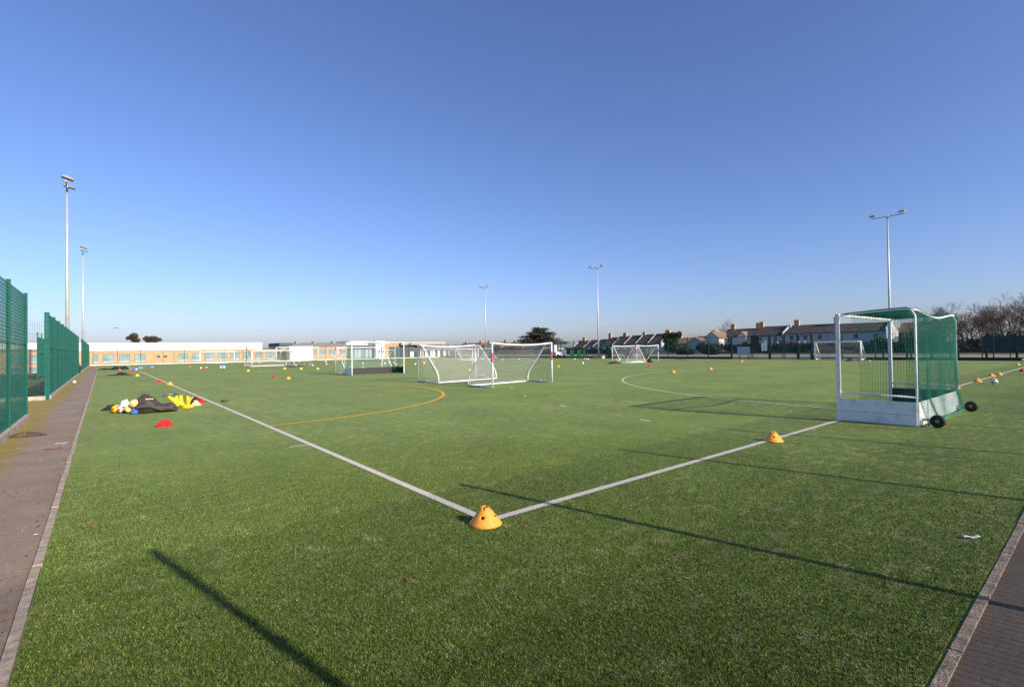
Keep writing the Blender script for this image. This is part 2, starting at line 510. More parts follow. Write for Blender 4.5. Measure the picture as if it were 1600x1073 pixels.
PANEL_LIGHT = panel_mesh('mesh_panel', PW - .07, 2.7, .2, M['fence_green'], wr=.0025)
PANEL_DARK = panel_mesh('mesh_panel', PW - .07, 2.66, .066, M['fence_dark'], wr=.0026, vs=.05)
def post_mesh(name, h, m, s=.032):
    b = MB(); b.box((-s, -s, -.05), (s, s, h)); b.box((-s - .004, -s - .004, h), (s + .004, s + .004, h + .02))
    k = .3
    while k < h - .1:
        b.box((s, -.03, k - .02), (s + .012, .03, k + .02)); b.box((-s - .012, -.03, k - .02), (-s, .03, k + .02)); k += .62
    return b.mesh(name, m)
POST = post_mesh('post', 3.1, M['fence_green'])
POST_DARK = post_mesh('post', 2.82, M['fence_dark'], .04)
POST_SLIM = post_mesh('post', 3.1, M['fence_green'], .025)
POST_LIGHT = post_mesh('post', 2.84, M['fence_green'], .03)
STONE = MB(); STONE.box((.006, -.07, -.2), (.974, .07, .13)); STONE = STONE.mesh('kerb_stone', M['concrete'])
BOARD = MB(); BOARD.box((.01, -.025, 0), (PW - .01, .025, .27)); BOARD = BOARD.mesh('kick_board', M['black_board'])
def fence(label, p0, p1, panel=PANEL, post=POST, base=None, group=None, name='mesh_fence', skip=()):
    p0, p1 = Vector((*p0, 0)), Vector((*p1, 0)); d = p1 - p0; L_ = d.length
    t = thing(name, label, 'fence', p0, math.atan2(d.y, d.x), group)
    n = max(1, round(L_ / PW)); sc = L_ / (n * PW)
    for i in range(n + 1): link('post', post, t, (i * PW * sc, 0, 0))
    for i in range(n):
        if i in skip: continue
        o = link('mesh_panel', panel, t, (i * PW * sc + .035, 0, 0)); o.scale.x = sc
        if base == 'board': link('kick_board', BOARD, t, (i * PW * sc, -.06, 0)).scale.x = sc
    if base == 'stone':
        k = int(L_ / .98 + .3)
        for i in range(k): link('kerb_stone', STONE, t, (i * L_ / k, 0, 0)).scale.x = L_ / k / .98
    return t
fence('tall green mesh fence on a concrete kerb, nearest on the left edge', (-4.17, -7.1), (-4.17, 13.5), base='stone')
fence('tall green mesh fence beside the path, beyond the side entrance', (-4.2, 20.7), (-4.2, 50.3), base='stone')
fence('short green mesh fence turning away from the path at the side entrance', (-13.0, 20.68), (-4.27, 20.68), base='stone', panel=PANEL_LIGHT)
fence('green mesh fence beside the path, past the second light mast', (-4.2, 58.0), (-4.2, 87.5), base='stone')
fence('farthest short green mesh fence on the left, meeting the end fence', (-4.2, 89.0), (-4.2, 94.2), base='stone')
fence('loose green mesh gate run standing on the grass behind the side fence', (-6.0, 41.5), (-6.0, 50.4), panel=PANEL_LIGHT)
fence('thin green mesh fence along the far end in front of the school', (-3.8, 94.4), (57.0, 94.4), panel=PANEL_LIGHT, post=POST_LIGHT)
fence('dark green mesh fence with black kick boards along the far right side', (57.0, 94.2), (57.0, 26.5), panel=PANEL_DARK, post=POST_DARK, base='board')
fence('dark green mesh fence with kick boards on the right, past the gates', (57.0, 17.4), (57.0, -5.4), panel=PANEL_DARK, post=POST_DARK, base='board')
fence('green mesh fence along the near end behind the viewer', (-3.92, -5.32), (57.0, -5.32), panel=PANEL_PLAIN, post=POST_SLIM, base=None)
# straining braces of the corner of the end fence (a taller post with two struts)
t = thing('brace_post', 'tall green brace post with slanted strut behind the small white goal', 'post', (17.0, 94.3, 0))
b = MB(); b.tube([(0, 0, 0), (0, 0, 3.0)], .06); b.build('post', M['fence_green'], t)
b = MB(); b.tube([(0, 0, 2.6), (1.1, 0, .1)], .04); b.build('strut', M['fence_green'], t)

# double gates with signs in the far fence
def gate_leaf(y0, y1, label):
    t = thing('gate', label, 'gate', (57.0, y0, 0), -math.pi / 2)
    w = abs(y1 - y0)
    for x in (.05, w - .05):
        b = MB(); b.box((x - .04, -.04, .06), (x + .04, .04, 2.7)); b.build('frame_post', M['fence_dark'], t)
    for z in (.1, 1.35, 2.66):
        b = MB(); b.box((.09, -.03, z - .03), (w - .09, .03, z + .03)); b.build('frame_rail', M['fence_dark'], t)
    o = link('mesh_panel', PANEL_DARK, t, (.09, 0, 0)); o.scale = ((w - .18) / (PW - .07), 1, .96)
    return t
for i, (y0, y1) in enumerate(((26.4, 24.0), (23.9, 21.95), (21.85, 20.4), (20.3, 18.9), (18.8, 17.5))):
    gate_leaf(y0, y1, ['dark green gate panel behind the grey notice board', 'dark green gate panel behind the twin white notices', 'dark green gate leaf with a white and a red square sign',
                       'dark green gate leaf with a red and a pale square sign', 'narrow dark green gate panel with two orange square signs'][i])
for y in (26.45, 21.9, 18.85, 17.45):
    t = thing('gate_post', {26.45: 'stout dark green gate post left of the grey notice board', 21.9: 'stout dark green gate post left of the row of square signs',
              18.85: 'stout dark green gate post among the pale square signs', 17.45: 'stout dark green gate post beside the plant tub'}[y], 'post', (57.0, y, 0))
    b = MB(); b.box((-.075, -.075, 0), (.075, .075, 2.85)); bevel(b.build('post', M['fence_dark'], t))
    b = MB(); b.box((-.085, -.085, 2.85), (.085, .085, 2.89)); b.build('cap', M['fence_dark'], t)

def sign(y, z, w, h, m, label, group=None, X=56.9, legs=False, cat='sign', d=.03):
    t = thing('sign_board', label, cat, (X, y, 0), 0, group)
    b = MB(); b.box((-d / 2, -w / 2, z - h / 2), (d / 2, w / 2, z + h / 2)); b.build('board', M[m], t)
    if legs:
        for s in (-1, 1):
            b = MB(); b.box((.0, s * w * .35 - .03, 0), (.06, s * w * .35 + .03, z - h / 2)); b.build('leg', M['timber'], t)
    else:
        b = MB(); b.box((d / 2, -.03, z - h * .3), (.08, .03, z + h * .3)); b.build('bracket', M['steel'], t)
    return t
sign(24.9, 1.0, 1.55, .95, 'sign_grey', 'pale grey notice board standing low by the far fence', legs=True)
sign(23.55, 1.95, .95, 1.6, 'sign_black', 'tall black board fixed high on the far fence')
sign(24.25, 2.05, .4, .32, 'panel_green', 'small bright green sign left of the tall black board')
sign(22.98, 2.02, .14, .3, 'panel_green', 'narrow bright green sign right of the tall black board')
for k, y in enumerate((22.65, 22.3)):
    sign(y, 1.42, .29, .9, 'sign_white', ('left' if k == 0 else 'right') + ' of the twin tall white notices on the far fence', group='twin white notices')
sign(22.35, 2.02, .26, .3, 'sign_white', 'small white square sign above the twin white notices')
for y, m, l in ((20.95, 'sign_white', 'small pale square sign on the gate, leftmost of the coloured row'), (20.05, 'sticker_red', 'small red square sign on the gate beside the pale one'),
                (19.35, 'sticker_red', 'small red square sign right of the other red one'), (18.95 - .25, 'sign_white', 'small white square sign right of the two red ones'),
                (18.1, 'sign_white', 'small white square sign left of the two orange ones'), (17.65, 'orange', 'small orange square sign right of the white ones'),
                (17.15, 'orange', 'small orange square sign, rightmost of the coloured row')):
    sign(y, 1.93, .24, .24, m, l, group='coloured square signs on the far gates')
sign(10.0, 2.0, .32, .5, 'sign_white', 'white safety sign on the fence behind the green net')
for k, y in enumerate((49.5, 47.9, 46.5, 45.1, 43.8, 42.5, 41.4, 40.2)):
    l = ['leftmost light blue sign in the row on the far fence', 'second light blue sign, just right of the light mast', 'third light blue sign from the left on the far fence',
         'light blue sign above the left post of the far goals', 'light blue sign above the net of the left far goal', 'light blue sign above the middle of the far goals',
         'light blue sign above the right far goal, left of the last', 'rightmost light blue sign in the row on the far fence'][k]
    sign(y, 1.55, .44, .34, 'sign_blue', l, group='light blue signs on the far fence')
sign(55.1, .95, 1.05, .85, 'sign_white', 'white square notice on the far fence left of the green panels')
for k, (y, w) in enumerate(((53.3, .75), (51.7, .85), (50.55, .5))):
    sign(y, .72, w, 1.2, 'panel_green', ['left bright green panel leaning on the far fence', 'middle bright green panel, widest of the three on the far fence', 'narrow right bright green panel on the far fence'][k], group='bright green panels at the far fence', cat='panel')
# dark goal recess between the signs
t = thing('planter', 'dark green plant tub with a shrub by the far gates', 'planter', (56.5, 17.2, 0))
b = MB(); b.lathe([(.01, 0), (.22, 0), (.28, .45), (.25, .45), (.24, .38), (.01, .38)], 12); b.build('tub', M['fence_dark'], t)

# ------------------------------------------------------------------ floodlight masts
def mast_proto():
    t = thing('light_mast', 'x', 'light mast')
    b = MB(); b.tube([(0, 0, 0), (0, 0, 6.5), (0, 0, 14.0)], [.13, .10, .055], 14); b.build('pole', M['mast_steel'], t, True)
    b = MB(); b.box((-.22, -.22, 0), (.22, .22, .03)); b.build('base_plate', M['steel'], t)
    b = MB(); b.box((.125, -.06, .5), (.15, .06, 1.1)); b.build('access_door', M['steel'], t)
    b = MB(); b.tube([(0, -1.35, 14.02), (0, 0, 14.0), (0, 1.35, 14.02)], .045, 8); b.tube([(0, 0, 13.85), (0, 0, 14.12)], .08, 10); b.build('cross_arm', M['mast_steel'], t)
    for s in (-1, 1):
        b = MB()
        b.tube([(0, s * 1.2, 14.0), (-.05, s * 1.2, 14.2)], .03, 6, 0)
        b.build('bracket', M['steel'], t)
        b = MB()
        P = [(-.45, 0), (-.40, .13), (.12, .22), (.38, .10), (.36, 0)]
        b.prism([(x, z) for x, z in P], (-.30, .30), 0, 1)
        o = b.build('lamp_head', M['lamp_body'], t, loc=(-.05, s * 1.2, 14.2)); bevel(o, .02)
        o.rotation_euler = (0, R(-14), s * R(8))
        o.scale = (.82, .82, .82)
        g = MB(); g.box((-.40, -.26, -.012), (.30, .26, -.002)); g.build('lamp_glass', M['lamp_glass'], o)
    return t
mp = mast_proto()
MASTS = [((-4.67, 45.1), 0, 'tall pale light mast behind the left fence, nearest on that side'),
         ((-4.45, 74.6), 0, 'farther pale light mast in the gap of the left fence'),
         ((56.55, 10.35), 1, 'tall light mast behind the wheeled green hockey goal on the right'),
         ((56.55, 47.3), 1, 'light mast at the far fence between the white goals and terrace houses'),
         ((56.55, 76.6), 1, 'farthest light mast, rising behind the near pair of white goals')]
for i, (p, side, l) in enumerate(MASTS):
    o = mp if i == 0 else copy_tree(mp)
    o.location = (*p, 0); o.rotation_euler = (0, 0, 0 if side else math.pi)
    tag(o, l, 'light mast', 'floodlight masts round the pitch')

# ------------------------------------------------------------------ nets
def net(name, fn, nu, nv, rad, m, parent, su=None, sv=None, jit=0.0, seed=0):
    """strings along both families of iso-lines of fn(u, v), u, v in 0..1"""
    rnd = random.Random(seed); b = MB()
    su = su or 10; sv = sv or 10
    ju = [rnd.uniform(-jit, jit) for _ in range(nu + 1)]; jv = [rnd.uniform(-jit, jit) for _ in range(nv + 1)]
    for i in range(nu + 1):
        u = min(1, max(0, i / nu + ju[i] / nu))
        b.tube([fn(u, k / sv) for k in range(sv + 1)], rad, 3, caps=False)
    for j in range(nv + 1):
        v = min(1, max(0, j / nv + jv[j] / nv))
        b.tube([fn(k / su, v) for k in range(su + 1)], rad, 3, caps=False)
    return b.build(name, m, parent)

def lerp(a, b, t): return a + (b - a) * t
def polyat(P, t):
    """point at fraction t of a polyline by length"""
    P = [Vector(p) for p in P]; d = [(P[i + 1] - P[i]).length for i in range(len(P) - 1)]
    s = t * sum(d)
    for i, l in enumerate(d):
        if s <= l or i == len(d) - 1: return P[i].lerp(P[i + 1], min(1, s / l))
        s -= l

def training_goal(label, p0, p1, back, W=3.66, H=1.83, depth=1.5, sag=.09, r=.034, group=None, netr=.0046, mesh=.1, sticker=True, fine=True):
    """plastic-tube goal; p0 = left front foot, p1 direction; back = +1 or -1 side of the line where the net lies"""
    d = Vector((p1[0] - p0[0], p1[1] - p0[1], 0)); rz = math.atan2(d.y, d.x)
    t = thing('football_goal', label, 'goal', (*p0, 0), rz, group)
    n = 14 if fine else 6
    Y = lambda y: y * back
    WP = M['white_plastic']
    bar = lambda x: H - sag * (1 - (2 * x / W - 1) ** 2)
    for x in (0, W):
        b = MB(); b.tube([(x, 0, 0), (x, 0, H)], r, n); b.build('post', WP, t, True)
        if sticker:
            b = MB(); b.tube([(x, 0, H * .56), (x, 0, H * .78)], r + .004, n, 0, False); b.build('sticker', M['sticker_red'], t, True)
    b = MB(); b.tube([(W * k / 12, 0, bar(W * k / 12)) for k in range(13)], r, n); b.build('crossbar', WP, t, True)
    side = [(0, Y(.02), H), (0, Y(depth * .24), H - .06), (0, Y(depth * .62), H * .58), (0, Y(depth * .93), H * .30), (0, Y(depth), H * .16), (0, Y(depth), r)]
    # smooth the stay
    def sm(P, k=18):
        out = []
        for i in range(k + 1):
            a = polyat(P, max(0, i / k - .04)); c = polyat(P, min(1, i / k + .04)); q = polyat(P, i / k)
            out.append((a + c + q * 2) / 4)
        out[0] = Vector(P[0]); out[-1] = Vector(P[-1]); return out
    sp = sm(side)
    for x in (0, W):
        b = MB(); b.tube([(x, p.y, p.z) for p in sp], r * .82, n); b.build('net_stay', WP, t, True)
        b = MB(); b.tube([(x, 0, r), (x, Y(depth), r)], r, n); b.build('base_bar', M['white_plastic'] if not fine else M['sign_grey'], t, True)
        b = MB(); b.tube([(x, Y(depth * .42), r), (x, Y(depth * .47), r)], r + .02, n); b.build('clamp', WP, t, True)
    b = MB(); b.tube([(0, Y(depth), r), (W, Y(depth), r)], r, n); b.build('rear_bar', WP, t, True)
    def back_fn(u, v):
        p = polyat(sp, v); x = u * W
        s = 1 - (2 * u - 1) ** 2
        z = p.z - (sag * (1 - v) + .10 * s * math.sin(math.pi * v) * .9 * (1 - v)) * s
        y = p.y - back * .17 * s * math.sin(math.pi * v) * (1.15 - v)
        return (x, y, max(z, .02))
    L_ = sum((sp[i + 1] - sp[i]).length for i in range(len(sp) - 1))
    nt = net('net', back_fn, int(W / mesh), int(L_ / mesh), netr, M['net_white'], t, 14, 16)
    for x in (0, W):
        def side_fn(u, v, x=x):
            p = polyat(sp, v)
            return (x + (.02 if x == 0 else -.02), p.y * u, lerp(lerp(H, .05, v), p.z, u))
        net('side_net', side_fn, int(depth / mesh * .8), int(H / mesh), netr * .8, M['net_white'], t, 6, 10)
    return t

GP = 'white training goals on the pitch'
training_goal('left of the two near white training goals, its net rear towards the viewer', (9.36, 18.33), (13.2, 18.83), -1, W=3.85, depth=1.6, group=GP, mesh=.11, sticker=False)
training_goal('right of the two near white training goals, open front towards the viewer', (9.53, 12.47), (13.32, 12.92), 1, W=3.8, depth=1.5, group=GP, mesh=.11)
training_goal('white training goal standing right behind the black-boarded hockey goal', (10.02, 31.45), (13.66, 31.75), -1, W=3.66, H=1.85, depth=1.4, sag=.0, group=GP, mesh=.12, netr=.003, sticker=False, fine=False)
training_goal('small white goal on the left with balls along its rear bar', (10.0, 56.8), (13.9, 57.3), 1, W=4.6, H=1.8, depth=2.2, sag=.0, r=.05, group=GP, mesh=.14, netr=.004, sticker=False, fine=False)
training_goal('farthest left white goal in front of the brick wall windows', (9.2, 88.2), (13.6, 87.6), 1, W=4.7, H=1.83, depth=1.5, sag=0, r=.06, group=GP, mesh=.16, netr=.004, sticker=False, fine=False)
training_goal('large white goal framing the white container by the far wall', (20.0, 86.6), (27.3, 87.4), 1, W=7.3, H=2.44, depth=2.0, sag=0, r=.06, group=GP, mesh=.2, netr=.004, sticker=False, fine=False)
training_goal('white goal seen through the right half of the black-boarded hockey goal', (38.6, 86.4), (43, 89), 1, W=4.9, H=1.75, depth=1.5, sag=0, r=.05, group=GP, mesh=.16, netr=.004, sticker=False, fine=False)
training_goal('left of a far white goal pair seen through the near left goal', (38.55, 60.0), (42.0, 60.3), -1, W=3.4, H=1.75, depth=1.5, sag=.02, r=.045, group=GP, mesh=.12, netr=.004, sticker=False, fine=False)
training_goal('right of a far white goal pair seen through the near left goal', (42.3, 59.3), (45.6, 60.2), 1, W=3.5, H=1.75, depth=1.5, sag=.02, r=.045, group=GP, mesh=.12, netr=.004, sticker=False, fine=False)
training_goal('left goal of the far white pair, black bag at its foot', (38.6, 30.0), (41.2, 28.9), -1, W=2.9, H=1.78, depth=1.5, sag=.06, r=.04, group=GP, mesh=.12, netr=.0035, fine=False, sticker=False)
training_goal('right goal of the far white pair, pink stickers on its posts', (40.9, 28.6), (43.6, 28.1), 1, W=3.1, H=1.8, depth=1.5, sag=.09, r=.04, group=GP, mesh=.12, netr=.0035, fine=False)
training_goal('white netted goal standing against the far right fence', (55.2, 16.55), (55.2, 12.4), 1, W=4.1, H=1.85, depth=1.3, sag=0, r=.07, group=GP, mesh=.12, netr=.0045, sticker=False, fine=False)

# ------------------------------------------------------------------ hockey goals
def plank_box(b, lo, hi): b.box(lo, hi)
def hockey_goal(label, p0, rz, big, group):
    """local frame: front line along +x from 0 to W, depth towards -y"""
    W, H, D = 3.66, 2.14, 1.27
    t = thing('hockey_goal', label, 'goal', (*p0, 0), rz, group)
    WP = M['white_paint']
    for x in (-.025, W + .025):
        b = MB(); b.box((x - .025, -.0375, 0), (x + .025, .0375, H + .05)); bevel(b.build('post', WP, t), .006)
    b = MB(); b.box((0.002, -.0375, H), (W - .002, .0375, H + .05)); bevel(b.build('crossbar', WP, t), .006)
    r = .019
    if big:
        sagz = lambda k: H + .06 - .11 * math.sin(math.pi * min(1, max(0, k))) ** 2
    else: sagz = lambda k: H - .04
    pts = []
    zt = H + .04
    for x, s in ((0, 0), (W, 1)):
        b = MB()
        b.tube([(x, -.03, H + .02), (x, -D * .5, H + .06), (x, -D + .14, H + .08), (x, -D + .05, H + .05), (x, -D, H - .06), (x, -D, 1.0), (x, -D, .03)], r, 10)
        b.build('back_support', WP, t, True)
        b = MB(); b.tube([(x, -.10, H + .045), (x, -D * .5, H + .085), (x, -D + .14, H + .105), (x, -D + .05, H + .075)], .014, 6); b.build('net_edge', M['net_green'], t, True)
        b = MB(); b.tube([(x, -.03, .57), (x, -D, .55)], r, 10); b.build('side_rail', WP, t, True)
    b = MB(); b.tube([(W * k / 12, -D + .03, sagz(k / 12)) for k in range(13)], r, 10); b.build('back_rail', WP, t, True)
    # boards: white outside, black inside, two planks high
    for x, sx in ((-.02, -1), (W + .02, 1)):
        for z0, z1 in ((.012, .205), (.211, .455)):
            b = MB()
            b.box((min(x, x + sx * .02), -D, z0), (max(x, x + sx * .02), -.04, z1), 0)
            b.build('side_board', WP, t)
        b = MB(); b.box((min(x - sx * .002, x - sx * .014), -D, .015), (max(x - sx * .002, x - sx * .014), -.04, .452)); b.build('side_lining', M['black_board'], t)
    b = MB(); b.box((.0, -D - .03, .012), (W, -D - .01, .455)); b.build('back_board', WP, t)
    b = MB(); b.box((.0, -D - .008, .015), (W, -D + .004, .452)); b.build('back_lining', M['black_board'], t)
    rn = .003 if big else .004; ms = .048 if big else .09
    def fall(u, v, x=None):
        return 0
    G_ = M['net_green']
    rnd = random.Random(3)
    def roof(u, v):
        y = lerp(-.03, -D + .02, v); s = math.sin(math.pi * u)
        return (u * W, y, H + .05 + .03 * v - .10 * s * v + .02 * math.sin(9 * u) * v)
    net('roof_net', roof, int(W / ms), int(D / ms), rn, G_, t, 16, 6)
    def backn(u, v):
        wob = .035 * math.sin(23 * u + 2 * math.sin(5 * u)) * (v ** 1.2)
        y = -D - .03 - 0.75 * max(0, v - .74) ** 1.25 * (1 + .25 * math.sin(11 * u)) + wob * .6
        z = lerp(sagz(u) - .02, .05, v)
        return (u * W * (1 + .02 * v) - .02 + wob * .4, y, z)
    net('back_net', backn, int(W / ms), int(H / ms), rn, G_, t, 26, 14)
    for x, s in ((.05, 1), (W - .05, -1)):
        def siden(u, v, x=x, s=s):
            y = lerp(-.22 - .13 * math.sin(math.pi * min(1, v * 1.05)) * .6 - .10 * v, -D - .02, u)
            return (x + s * .05 * math.sin(7 * u + 3 * v) * v, y, lerp(H + .03, .10 + .05 * u, v))
        net('side_net', siden, int(1.05 / ms), int(H / ms), rn, G_, t, 8, 12)
    # gathered hem of the side nets and back net
    b = MB()
    b.tube([(.03 + .015 * math.sin(k * 1.7), lerp(-.45, -D, k / 14), .10 + .015 * math.sin(k * 2.3)) for k in range(15)], .018, 5)
    b.build('net_hem', G_, t)
    b = MB()
    b.tube([tuple(Vector(backn(k / 30, 1.0)) + Vector((0, 0, .01))) for k in range(31)], .02, 5)
    b.build('net_hem', G_, t)
    if big:
        for x in (.24, W - .10):
            b = MB(); b.box((x - .04, -D - .29, .10), (x + .04, -D - .03, .14)); b.build('axle_bracket', M['steel'], t)
            wh = MB()
            for xx in (0,):
                prof = [(.035, -.04), (.08, -.045), (.108, -.036), (.118, -.014), (.118, .014), (.108, .036), (.08, .045), (.035, .04)]
                wh.lathe(prof, 28)
            w = wh.build('wheel', M['rubber'], t, True, (x - .11, -D - .27, .118)); w.rotation_euler = (0, math.pi / 2, 0)
            hb = MB(); hb.lathe([(.001, -.043), (.034, -.043), (.036, .0), (.034, .043), (.001, .043)], 18); hb.build('wheel_hub', M['lamp_body'], w, True)
    return t
hockey_goal('green netted hockey goal with white boards and black wheels on the right', (9.06, 0), 0.0, True, 'hockey goals')
hg2 = hockey_goal('hockey goal with black lined boards facing the viewer in mid field', (13.5, 27.95), math.pi, False, 'hockey goals')

SCATTER = [
    ('cone', 'orange', -0.07, -0.05, 'large orange marker cone with round holes on the corner where the two white lines meet'),
    ('cone', 'orange', 5.74, -0.08, 'orange marker cone on the white line between the corner cone and the green-netted goal'),
    ('cone', 'orange', -0.05, 26.99, 'orange marker cone on the white sideline just right of a red one'),
    ('cone', 'red', -0.28, 29.96, 'red marker cone touching the white sideline just left of an orange one'),
    ('cone', 'lime', -0.75, 41.48, 'lime yellow marker cone left of the sideline beside the red ball'),
    ('cone', 'red', 5.54, 29.71, 'red marker cone on open turf left of the orange cone, below the small white goals'),
    ('cone', 'orange', 5.67, 27.08, 'orange marker cone on open turf right of the red cone, left of the black-boarded goal'),
    ('cone', 'orange', 24.18, 13.56, 'nearer of the two orange cones on the far curve of the white shooting circle'),
    ('cone', 'orange', 29.01, 13.82, 'farther of the two orange cones on the far curve of the white shooting circle'),
    ('cone', 'red', 31.15, 20.16, 'dark red marker cone in front of the far pair of white goals'),
    ('cone', 'orange', 27.49, 26.84, 'orange marker cone on open turf just right of the near white goal post'),
    ('cone', 'orange', 19.81, -0.12, 'orange marker cone on the backline seen through the green goal net'),
    ('cone', 'orange', 24.19, -0.11, 'bright orange marker cone on the backline just beyond the wheeled goal'),
    ('cone', 'orange', 28.68, 0.01, 'left of two pale orange cones close together on the backline beyond the football'),
    ('cone', 'orange', 30.27, -0.07, 'right of two pale orange cones close together on the backline beyond the football'),
    ('cone', 'red', 34.79, -0.47, 'red marker cone at the far end of the backline at the edge of the picture'),
    ('cone', 'yellow', 45.35, 0.65, 'small yellow marker cone beyond the red one at the far right edge of the turf'),
    ('cone', 'rose', -1.33, 61.47, 'pale red marker cone between two black bags near the far left corner'),
    ('cone', 'red', -0.12, 53.88, 'red marker cone touching the sideline beside a white ball in the far left corner'),
    ('cone', 'rose', -0.44, 62.98, 'pale red marker cone on the sideline right of the black bags, far left corner'),
    ('cone', 'rose', 5.45, 67.19, 'lone pale red marker cone on the turf left of the farthest left goal'),
    ('cone', 'red', 5.05, 53.93, 'red marker cone between a white ball and a pale red ball, far left turf'),
    ('cone', 'rose', 8.63, 67.05, 'pale red marker cone behind two white balls left of the small white goal'),
    ('cone', 'lime', 6.84, 43.14, 'lime domed marker cone in front of the left post of the small white goal'),
    ('cone', 'lime', 10.61, 46.39, 'lime marker cone just in front of the right end of the small white goal'),
    ('cone', 'lime', 12.36, 42.39, 'lime marker cone left of the black-boarded goal, right of the lime ball'),
    ('cone', 'rose', 16.88, 61.34, 'pale red marker cone right of the flat black bag below the white container'),
    ('cone', 'red', 16.87, 51.77, 'red marker cone close to the left post of the white goal behind the hockey goal'),
    ('cone', 'red', 22.80, 53.35, 'red marker cone seen through the middle of the black-boarded goal'),
    ('cone', 'lime', 16.09, 41.12, 'lime marker cone just above the black back board of the hockey goal'),
    ('cone', 'lime', 22.18, 50.43, 'small lime marker cone farther back through the hockey goal, right of the red one'),
    ('cone', 'red', 25.38, 50.59, 'red marker cone just right of the hockey goal post'),
    ('cone', 'red', 22.17, 40.86, 'red marker cone behind the left post of the left white training goal'),
    ('cone', 'red', 18.13, 29.01, 'large red marker cone seen through the middle of the left white training goal'),
    ('cone', 'red', 26.18, 40.37, 'red marker cone farther back above the large red one in the left training goal'),
    ('cone', 'rose', 31.20, 50.61, 'small pale red marker cone at the back of the left training goal view'),
    ('cone', 'gold', 18.39, 26.97, 'pale orange marker cone seen through the right half of the left training goal'),
    ('cone', 'gold', 39.10, 42.72, 'amber marker cone seen beside the curved net stay of the right training goal'),
    ('cone', 'red', 46.56, 50.43, 'red marker cone on the far turf just behind the amber one'),
    ('cone', 'red', 40.49, 49.78, 'red marker cone on the far turf seen through the right training goal net'),
    ('cone', 'red', 48.08, 41.45, 'red marker cone on the far edge of the turf beside the light mast foot'),
    ('cone', 'orange', 49.13, 37.95, 'small orange marker cone seen behind the far pair of white goals'),
    ('cone', 'orange', 46.13, 19.96, 'tiny orange marker cone alone on the far turf below the white notice board'),
    ('cone', 'red', 50.78, 11.36, 'red marker cone at the foot of the white goal by the far fence'),
    ('cone', 'orange', 51.04, 10.66, 'orange marker cone right of the white goal by the far fence'),
    ('cone', 'maroon', 19.48, 63.45, 'dark red marker cone far back before the brick wall, left of two white balls'),
    ('ball', 'white', 22.87, -0.74, 'white and grey football on the turf right of the wheeled green goal'),
    ('ball', 'white', 55.74, 1.26, 'white football at the far right edge of the turf'),
    ('ball', 'red', -1.08, 42.65, 'red ball beside the black bag near the far left sideline'),
    ('ball', 'white', -0.11, 57.87, 'white ball touching the red cone on the sideline, far left corner'),
    ('ball', 'white', -0.50, 68.02, 'white ball on the end of the sideline behind the black bags'),
    ('ball', 'white', 4.98, 55.21, 'white ball just left of a red cone on the far left turf'),
    ('ball', 'rose', 5.64, 56.56, 'pale red ball right of a red cone on the far left turf'),
    ('ball', 'white', 6.60, 54.31, 'left one of two white balls side by side on the far left turf'),
    ('ball', 'white', 6.99, 54.91, 'right one of two white balls side by side on the far left turf'),
    ('ball', 'white', 10.39, 81.14, 'white ball lying against the pale kerb inside the farthest left goal'),
    ('ball', 'lime', 10.78, 41.94, 'large lime and white ball between the two lime cones'),
    ('ball', 'white', 13.78, 53.88, 'white ball lying on the flat black bag below the white container'),
    ('ball', 'rose', 16.17, 56.69, 'pale red ball next to a white ball right of the flat black bag'),
    ('ball', 'white', 15.31, 53.06, 'white ball next to a pale red ball right of the flat black bag'),
    ('ball', 'white', 21.55, 79.42, 'white ball at the foot of the white container'),
    ('ball', 'white', 23.16, 71.80, 'upper one of two white balls below the brick windows left of the hockey goal'),
    ('ball', 'white', 17.89, 56.17, 'lower one of two white balls below the brick windows left of the hockey goal'),
    ('ball', 'white', 21.72, 54.54, 'white ball seen through the left half of the hockey goal'),
    ('ball', 'white', 22.77, 50.74, 'white ball beside the right post of the white goal behind the hockey goal'),
    ('ball', 'white', 25.04, 54.31, 'left one of two white balls behind the right half of the hockey goal'),
    ('ball', 'white', 25.49, 53.92, 'right one of two white balls behind the right half of the hockey goal'),
    ('ball', 'white', 20.91, 44.04, 'white ball at the back right support of the hockey goal'),
    ('ball', 'white', 23.42, 44.60, 'white ball just left of the left post of the left training goal'),
    ('ball', 'white', 26.09, 47.41, 'white ball just inside the left post of the left training goal'),
    ('ball', 'white', 30.23, 52.26, 'white ball behind the left net stay of the left training goal'),
    ('ball', 'white', 42.63, 72.14, 'white ball by the far wall behind the left training goal'),
    ('ball', 'white', 30.63, 44.14, 'lower one of two white balls behind the right post of the left training goal'),
    ('ball', 'white', 33.53, 47.80, 'upper one of two white balls behind the right post of the left training goal'),
    ('ball', 'white', 41.22, 51.86, 'white ball behind the net of the right training goal near the far fence'),
    ('ball', 'white', 44.21, 51.83, 'white ball at the far fence behind the middle of the right training goal'),
    ('ball', 'white', 46.84, 43.19, 'white ball at the far fence below the green panels'),
    ('ball', 'white', 47.29, 41.74, 'leftmost of three white balls in a row at the far fence left of the mast'),
    ('ball', 'white', 47.36, 41.50, 'middle of three white balls in a row at the far fence left of the mast'),
    ('ball', 'white', 47.43, 41.27, 'rightmost of three white balls in a row at the far fence left of the mast'),
    ('ball', 'white', 33.70, 29.68, 'white ball alone on the turf between the right training goal and the far goals'),
    ('ball', 'white', 37.86, 28.75, 'white ball at the foot of the left far goal beside the black bag'),
    ('ball', 'white', 49.85, 37.86, 'white ball by the far fence behind the far pair of goals'),
    ('ball', 'white', 15.32, 77.45, 'white ball behind the small white goal near the pale kerb'),
    ('ball', 'rose', 9.63, 58.35, 'pale red ball inside the left half of the small white goal'),
    ('ball', 'red', 11.62, 66.67, 'red ball farther back inside the small white goal'),
    ('ball', 'white', -3.89, 32.59, 'white ball on the path against the kerb of the green fence'),
]

